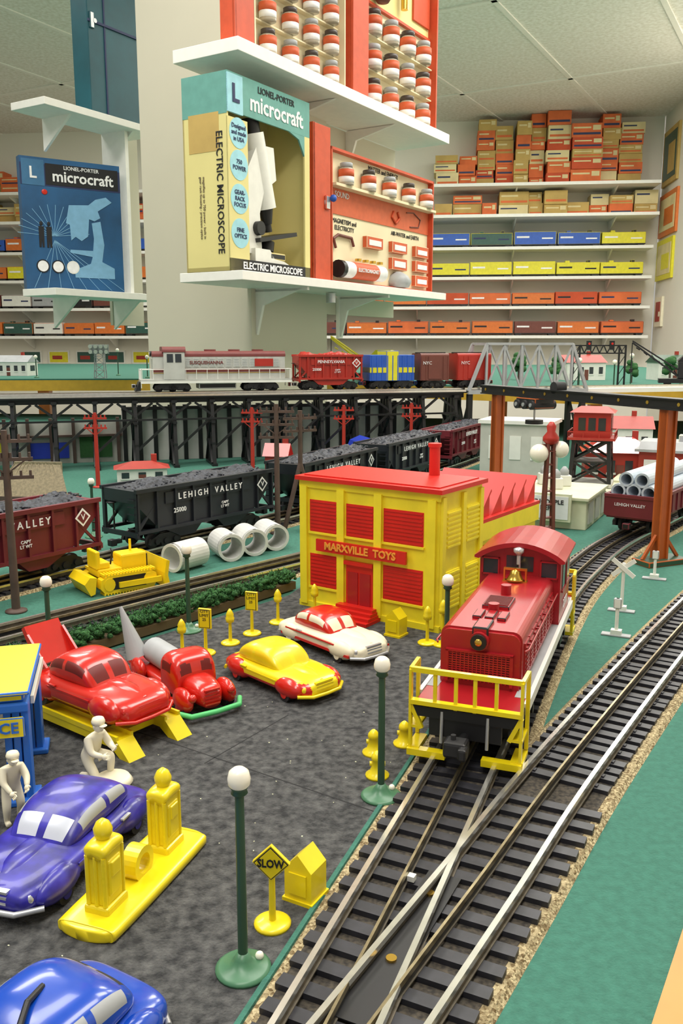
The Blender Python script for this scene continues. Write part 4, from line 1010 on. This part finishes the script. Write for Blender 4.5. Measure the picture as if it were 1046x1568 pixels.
def cartons(k,x0,x1,maxh,depth,seed):
    random.seed(seed);b=B();x=x0
    while x<x1-10:
        w=random.choice((9,11,14,18));dd=random.uniform(depth*.5,depth*.9);z=0;H=maxh(x)*random.uniform(.8,1.05)
        while z<H-3:
            h=random.choice((5,6.5,8));m=random.choice((ORBOX,ORBOX,ORBOX2,TANBOX,TANBOX,CREAMBOX,ORBOX))
            ox=random.uniform(-.8,.8);f=dd+random.uniform(0,2);b.box(x+ox,x+ox+w-.3,-f,-1,z,z+h-.05,m)
            y=-f
            lm=NAVY if m in(ORBOX,ORBOX2) else ORBOX
            r=random.random()
            if r<.7: b.box(x+ox+.8,x+ox+w-1.1,y-.04,y,z+h*.18,z+h*.34,lm)
            if r>.25: b.box(x+ox+1,x+ox+w*.62,y-.04,y,z+h*.62,z+h*.74,CREAMBOX if m is not CREAMBOX else NAVY)
            if r>.5: b.box(x+ox+w*.68,x+ox+w-1.1,y-.04,y,z+h*.5,z+h*.85,CREAMBOX)
            z+=h
        x+=w+.4
    bw(b,'stacked_train_cartons',SZ[k]+.02)
cartons(4,290,424,lambda x:13,26,3)
cartons(5,290,424,lambda x:20 if x<315 else (38 if x<345 else(42 if x<368 else(32 if x<380 else 40))) if x<408 else 20,26,5)
cartons(4,-30,126,lambda x:13,20,8);cartons(5,-30,60,lambda x:13,20,9)
random.seed(11)
b=B()
for i in range(6):
    x=5+i*20;b.box(x,x+15,-1.2,-.1,-6,3,WHT);b.box(x+1,x+14,-1.4,-1.1,-5,2,random.choice((LBLUE,CARG,CARY)));b.box(x+3,x+10,-1.5,-1.3,-3,-.5,BRICK)
bw(b,'framed_postcards',16)
b=B()
for (x0,x1,z0,z1,m,m2) in((-40,-5,118,150,TANBOX,DGRN),(-45,-4,88,113,CARO,CREAMBOX),(-42,-4,62,86,CARY,CREAMBOX),(-25,-8,34,52,CRM,BRICK)):
    b.box(-1.5,-.05,x0,x1,z0,z1,m);b.box(-1.7,-1.4,x0+3,x1-3,z0+3,z1-3,m2)
    b.box(-1.8,-1.6,x0+6,x1-14,z0+6,z1-9,m)
b.fin('wall_posters',200.4,580,0,ANG)
# ================= COLUMN & SHELVES =================
b=B();b.box(0,31,0,31.6,.02,CZ,COLM);b.fin('column',-20.1,201.6,0,AA)
NX,NY=-19.0,175.
def sh(b,name,z): b.fin(name,NX,NY,z,AA)
b=B();b.box(0,91,0,16,34.6,36.4,SHW,.1)
for x in(24,60):
    b.box(x-.4,x+.4,1,16,33.9,34.6,SHW);b.prism([(2,34.4),(16,34.4),(16,24.5),(14.8,24.5),(13,31)],'x',x-.4,x+.4,SHW)
    b.box(x-1,x+1,15.2,16,24,34.6,SHW)
b.cyl((44,8,32.2),(44,8,34.4),1.2,SIL,n=12)
sh(b,'display_shelf',0)
b=B();b.box(0,91,0,16,75.6,78.0,SHW,.1)
for x in(36.9,64):
    b.prism([(2,75.5),(16,75.5),(16,68),(14.8,68),(13,73)],'x',x-.4,x+.4,SHW)
sh(b,'display_shelf',0)
b=B();b.box(22.2,90,16.05,17.2,68,75.4,COLM);b.box(22.2,90,16.05,17.2,30,34.4,COLM)
sh(b,'trim_shelf_mount',0)
b=B();H=36.2
b.box(0,27.5,13.6,14,0,H,KRAFT);b.box(0,.4,3,14,0,H,MBOXY);b.box(27.1,27.5,3,14,0,H,MBOXY);b.box(0,27.5,3,14,0,.8,MBOXY);b.box(0,27.5,3,14,H-.6,H,MBOXT)
b.box(0,6.0,2.8,3.2,0,H-8,MBOXY);b.box(25.6,27.5,2.8,3.2,0,H-4,MBOXY);b.box(0,27.5,2.8,3.2,0,2.4,INK)
b.box(0,27.5,2.78,3.2,H-7,H,MBOXT);b.box(0,4.6,2.7,3.2,H-7.2,H-.3,MBCY)
b.box(-.05,.0,3,14,H-7.5,H,MBOXT);b.box(-.06,0,5,12.5,H-14,H-7.0,TANBOX)
b.prism([(25.6,H-7),(25.6,H-11),(23.6,H-8),(20,H-7)],'y',2.8,3.2,MBOXT)
b.text('microcraft',4.3,(15.8,2.7,H-4.3),(pi/2,0,0),INKW,.04,.02);b.text('LIONEL-PORTER',1.7,(15.6,2.7,H-1.5),(pi/2,0,0),INK,.04,.01);b.text('L',4.5,(2.3,2.6,H-3.8),(pi/2,0,0),NAVY,.04,.03)
b.text('ELECTRIC MICROSCOPE',1.9,(14,2.7,1.2),(pi/2,0,0),INKW,.04,.02)
MS=Matrix(((0,0,-1,0),(0,-1,0,0),(-1,0,0,0),(0,0,0,1)))
b.T=Matrix.Translation((-.1,5.0,14.5))@MS
b.text('ELECTRIC MICROSCOPE',2.2,(0,0,0),(0,0,0),INK,.03,.01,sx=.95)
b.T=Matrix.Translation((-.1,9.4,12))@MS
b.text('magnifies up to 750 power - built in\ngear rack focusing - precision optics',.8,(0,0,0),(0,0,0),BRN,.02)
b.T=Matrix()
for z,t in((25.6,'Designed\nand made\nin USA'),(19.8,'750\nPOWER'),(13.6,'GEAR-\nRACK\nFOCUS'),(7.2,'FINE\nOPTICS')):
    pts=[(3.1+2.75*math.cos(2*pi*i/24),z+2.8*math.sin(2*pi*i/24)) for i in range(24)];b.prism(pts,'y',2.72,2.9,MBCY);b.text(t,1.15,(3.1,2.66,z),(pi/2,0,0),NAVY,.03,.01)
b.T=Matrix.Translation((-1.6,-2.2,0))
b.prism([(10.0,0.9),(22.5,.9),(22.5,2.2),(20,3),(16.5,3.3),(15,5),(10.0,5)],'y',5.4,12,WHT)
b.prism([(9.0,4),(13.6,4),(13.0,12),(14.6,16.6),(18.8,19.2),(18.0,25.4),(12.5,25.2),(8.8,19.5),(7.8,12)],'y',6.4,9.8,WHT)
b.cyl((13.0,8,27.5),(17.0,8,13.5),2.3,WHT,n=20);b.cyl((12.3,8,30.3),(13.0,8,27.5),1.7,BLK,n=18);b.cyl((17.0,8,13.5),(17.6,8,10.5),1.6,BLK,r1=1.0,n=18);b.cyl((17.6,8,10.5),(18,8,9),.8,BLK,n=14)
b.prism([(11.5,6.2),(24.5,8.6),(24.3,9.4),(11.3,7)],'y',5.2,11.4,BLK);b.box(15,20.5,5.4,11,3.1,4.6,BLK,.3)
for y in(6.0,10.5): b.cyl((12,y-.7,9),(12,y+.7,9),1.4,BLK,n=16)
b.cyl((17,8,5),(17.4,8,7),1.6,BLK,n=14)
b.T=Matrix()
sh(b,'boxed_toy_microscope',36.42)
b=B()
b.box(29.2,36.2,3,3.6,0,33,CHRED,.1);b.box(29.2,30,3,13,0,33,CHRED);b.box(35.6,36.1,3.6,13,0,30,TANBOX)
b.cyl((34.5,2.6,17),(34.5,3,17),1.0,SIL,n=12);b.box(33.6,35.4,2.5,3,15.5,18.5,SIL,.2);b.sph((35.6,1.9,18),.8,LBLUE,n=10)
sh(b,'red_chemistry_case',36.42)
def jar(b,x,y,z,s=1.,cap=JARC,lab=JARO):
    b.lathe([(1.5*s,0),(1.55*s,.2*s),(1.55*s,3.0*s),(1.1*s,3.5*s)],(x,y,z),JARG,n=16)
    b.lathe([(1.6*s,1.6*s),(1.6*s,3.0*s)],(x,y,z),lab,n=16);b.lathe([(1.59*s,.5*s),(1.59*s,1.6*s)],(x,y,z),INKW,n=16)
    b.lathe([(1.3*s,3.4*s),(1.3*s,4.2*s),(1.15*s,4.3*s)],(x,y,z),cap or GSIL,n=16)
b=B();x0,x1=37.5,89.5;yb=5.2
b.box(x0,x1,yb,yb+.6,0,29.5,CHWH)
for a0,a1,c0,c1 in((x0,x1,0,.6),(x0,x1,29,29.6)): b.box(a0,a1,3.6,yb+.6,c0,c1,CHRED)
b.box(x0,x0+.5,3.6,yb+.6,0,29.6,CHRED);b.box(x1-.5,x1,3.6,yb+.6,0,29.6,CHRED)
b.box(x0+.5,x1-.5,yb-.25,yb,15.6,21.6,CHOR);b.box(x0+.5,x1-.5,yb-2.6,yb,21.3,21.9,CHWH)
b.text('MAGNETISM and\nELECTRICITY',1.5,(45.5,yb-.1,13.4),(pi/2,0,0),INK,.04);b.text('SOUND',1.8,(44,yb-.35,20),(pi/2,0,0),INKW,.04);b.text('MATTER and ENERGY',1.6,(64,yb-.1,28),(pi/2,0,0),INK,.04);b.text('AIR-WATER and EARTH',1.5,(76,yb-.1,14.1),(pi/2,0,0),INK,.04)
for i in range(5): jar(b,x0+6+i*10.3,3.4,21.95,1.15,[None,JARC][i%2])
for i in range(3):
    for k in range(3):
        if i==2:
            b.box(80,87.5,3.9,yb,1.5+k*3.8,4.4+k*3.8,JARO,.1);b.box(81,86.5,3.8,3.95,2.2+k*3.8,3.4+k*3.8,INKW)
        elif k==2: b.box(54+i*13,62+i*13,3.9,yb,9.2,12.0,JARO,.1);b.box(55+i*13,61+i*13,3.8,3.95,9.9,11.2,INKW)
        elif k==1 and i==1: b.box(67,75,3.9,yb,5,8,JARO,.1);b.box(68,74,3.8,3.95,5.7,7.2,INKW)
b.cyl((40,3.2,3.2),(60,3.2,3.2),1.9,INKW,n=18);b.cyl((45,3.2,3.2),(56,3.2,3.2),1.95,JARO,n=18);b.cyl((39.5,3.2,3.2),(41,3.2,3.2),2.0,BLK,n=14);b.text('ELECTROMAGNET',1.2,(50.5,1.2,3.2),(pi/2,0,0),INKW,.03,.02)
b.tube([(41,4.7,8),(40,4.7,10),(42,4.7,11),(48,4.7,10.8),(49,4.7,9)],.35,BRNC,6)
b.tube([(69,4.7,19.5),(68,4.7,18),(70,4.7,16.6),(72,4.7,18),(71,4.7,19.5)],.3,ORBOX2,6)
b.tube([(76,4.8,20),(80,4.8,20.4),(84,4.8,19),(83,4.8,17),(78,4.8,16.6)],.15,BRNC,6)
for i in range(4): b.cyl((50+i*3.5,4,5.6),(50+i*3.5,4,6.2),.8,GOLD,n=10)
b.lathe([(3,0),(3.6,1.5),(2.6,3),(.8,4)],(70.5,4.2,.6),GSIL,n=10)
sh(b,'open_science_lab_set',36.42)
b=B()
b.box(3,9,3,3.6,0,50,CHRED,.1);b.box(3,3.6,3,6.5,0,50,CHRED);b.cyl((8,2.6,16),(8,3,16),.9,SIL,n=10)
b.box(9.1,42.5,6,6.6,0,50,CHWH);b.box(9.1,42.5,3,6.6,0,.7,CHWH);b.box(9.1,9.5,3,6.6,0,50,CHWH);b.box(42.1,42.5,3,6.6,0,50,CHWH)
for r in range(8):
    b.box(10,42,4.6,6,1+r*6.2-.3,1+r*6.2,CHWH)
    for i in range(4): jar(b,15+i*7.8,4.2,1+r*6.2,1.12,[JARC,None][(i+r)%2])
sh(b,'chemistry_cabinet',78.02)
b=B()
b.box(44.5,51.4,2.2,3,0,50,CHRED,.1);b.box(44.5,45,3,8,0,50,CHRED);b.box(50.8,51.4,3,8,0,50,mat('cabinet_wood',(150,85,45),.5))
b.cyl((49.6,1.9,24),(49.6,2.2,24),1,SIL,n=10);b.box(48.8,50.4,1.8,2.2,22,26,SIL,.2)
b.box(52,89,6,6.6,0,50,CHWH);b.box(52,52.6,3,6.6,0,50,CHRED);b.box(88.4,89,3,6.6,0,50,CHRED);b.box(52,89,3,6.6,0,.7,CHWH);b.box(52.6,88.4,5.6,6,23.6,50,MBOXY)
b.box(52.6,88.4,5.0,6,23.2,23.8,CHRED);b.box(79,88,5,5.6,26,34,CHRED,.1)
for r in range(3):
    b.box(53,88,4.2,6,.8+r*7.6-.2,.8+r*7.6+.1,CHWH)
    for i in range(4): jar(b,57+i*8.7,4.2,.9+r*7.6,1.3,[JARC,None][(i+r)%2])
b.lathe([(1.4,0),(2.4,1.5),(2.0,4),(.7,5.5),(.9,7),(1.2,9)],(60,3.4,24),BRNC,n=16);b.cyl((72,4,26),(72,4,34),.9,GOLD,n=12);b.lathe([(1.5,0),(.3,1.5)],(72,4,34),GOLD,n=12)
sh(b,'chemistry_cabinet',78.02)
N2=(-72.5,230)
b=B();b.box(0,40,0,12.5,80.2,82,SHW,.1);b.box(0,40,0,12.5,34.8,36.6,SHW,.1)
b.box(30,31.2,3.5,12.5,36.6,80.2,SHW)
for z in(80.2,34.8):
    for x in(10,32): b.prism([(2,z),(12.5,z),(12.5,z-8)],'x',x-.4,x+.4,SHW)
b.box(31.3,44,12.6,13.6,28,CZ-.8,COLM)
b.fin('bracket_shelf_unit',N2[0],N2[1],0,AA)
pa=math.atan2(252-237,-60+82)
b=B();PW=26.6;PH=33.5
b.box(0,PW,0,2.6,0,PH,POSTB);b.box(0,PW,-.05,0.02,PH-7,PH-1.6,NAVY);b.box(.4,6.2,-.1,0.02,PH-7,PH-.6,mat('logo_blue',(60,110,150),.6))
b.box(6.5,PW-.6,-.12,0,PH-6.6,PH-1.3,INK);b.text('microcraft',3.9,(16.4,-.2,PH-4.4),(pi/2,0,0),INKW,.04,.02);b.text('LIONEL-PORTER',1.3,(16,-.2,PH-2.1),(pi/2,0,0),INKW,.04,.01);b.text('L',4,(3.2,-.2,PH-4),(pi/2,0,0),INKW,.04,.02)
b.prism([(11.2,17.5),(12.2,22.2),(17.5,22.6),(19.5,24.2),(22.4,25.0),(24.0,23.8),(20.0,21.2),(20.6,19.5),(19,18.6),(17.5,19),(17,14.5),(15.2,13.2),(13.6,14.2),(12.4,13.2),(12.2,17.2)],'y',-.14,-.02,POSTL)
b.prism([(18.2,18),(20.6,18.6),(21.4,12.5),(20.6,8),(24,6.4),(24,3.6),(13,3.6),(13,5.6),(17.4,7.4),(18.0,9.2),(12,10),(12,10.8),(18.2,10.8),(18.6,14)],'y',-.14,-.02,POSTL)
for i in range(14):
    a=rad(8+i*13);b.bar((8,-.03,14),(8+19*math.cos(a)*.5,-.03,14+16*math.sin(a)*.5),.12,POSTL)
for i in range(8): b.bar((8,-.03,13),(2+i*3.5,-.03,.5),.12,POSTL)
for x in(4.6,6.6):
    b.sph((x,-.1,17),(.45,.1,.6),INK,n=10,k=6);b.prism([(x-.7,16.3),(x+.7,16.3),(x+.6,11),(x+.1,11),(x,13),(x-.2,11),(x-.7,11)],'y',-.16,-.05,INK)
for i in range(3):
    cx=4.5+i*4;pts=[(cx+1.7*math.cos(2*pi*k/18),6.2+1.7*math.sin(2*pi*k/18)) for k in range(18)];b.prism(pts,'y',-.2,-.03,INK if i<2 else WHT)
    pts=[(cx+1.4*math.cos(2*pi*k/18),6.2+1.4*math.sin(2*pi*k/18)) for k in range(18)];b.prism(pts,'y',-.22,-.03,INKW)
b.sph((6,-.1,25),(.8,.12,.7),RED,n=10,k=6)
b.fin('microscope_poster_box',-82.6,238.6,36.62,pa)
b=B();b.box(18,39.5,3,9,0,46,TEAL,.2);b.box(18,39.5,2.6,3,22.5,23.1,NAVY);b.box(23.5,24,2.8,3.05,0,46,NAVY)
b.box(18.6,20,2.5,3,21,25,SIL,.2);b.cyl((20.2,2.4,23),(20.2,2.8,23),.6,SIL,n=8)
b.fin('teal_chemistry_case',N2[0],N2[1],82.02,AA)
# ================= LIGHTS =================
def area(n,x,y,z,sx,sy,p,rz=0,col=(1,.96,.9)):
    l=bpy.data.lights.new(n,'AREA');l.shape='RECTANGLE';l.size=sx*S;l.size_y=sy*S;l.energy=p;l.color=col
    o=bpy.data.objects.new(n,l);bpy.context.scene.collection.objects.link(o);o.location=(x*S,y*S,z*S);o.rotation_euler=(0,0,rz)
for x,y,LP in((-20,-30,17),(-120,60,17),(60,90,17),(-60,130,14),(90,230,20),(-110,290,20),(60,390,23),(-90,450,22),(150,400,18)):
    area('ceiling_light',x,y,CZ-2,40,120,LP,rad(-30))
w=bpy.data.worlds.new('w');bpy.context.scene.world=w;w.use_nodes=True
w.node_tree.nodes['Background'].inputs[0].default_value=(1,.97,.92,1);w.node_tree.nodes['Background'].inputs[1].default_value=.45
# ================= CAMERA =================
cd=bpy.data.cameras.new('camera');cam=bpy.data.objects.new('camera',cd);bpy.context.scene.collection.objects.link(cam)
cd.sensor_fit='VERTICAL';cd.sensor_height=36;cd.lens=36*1350/1568.;cd.clip_start=.01;cd.clip_end=50
cam.location=(0,0,22*S);cam.rotation_euler=(pi/2-math.atan(254/1350),0,0)
bpy.context.scene.camera=cam
try:
    bpy.context.scene.view_settings.view_transform='Standard'
except Exception: pass
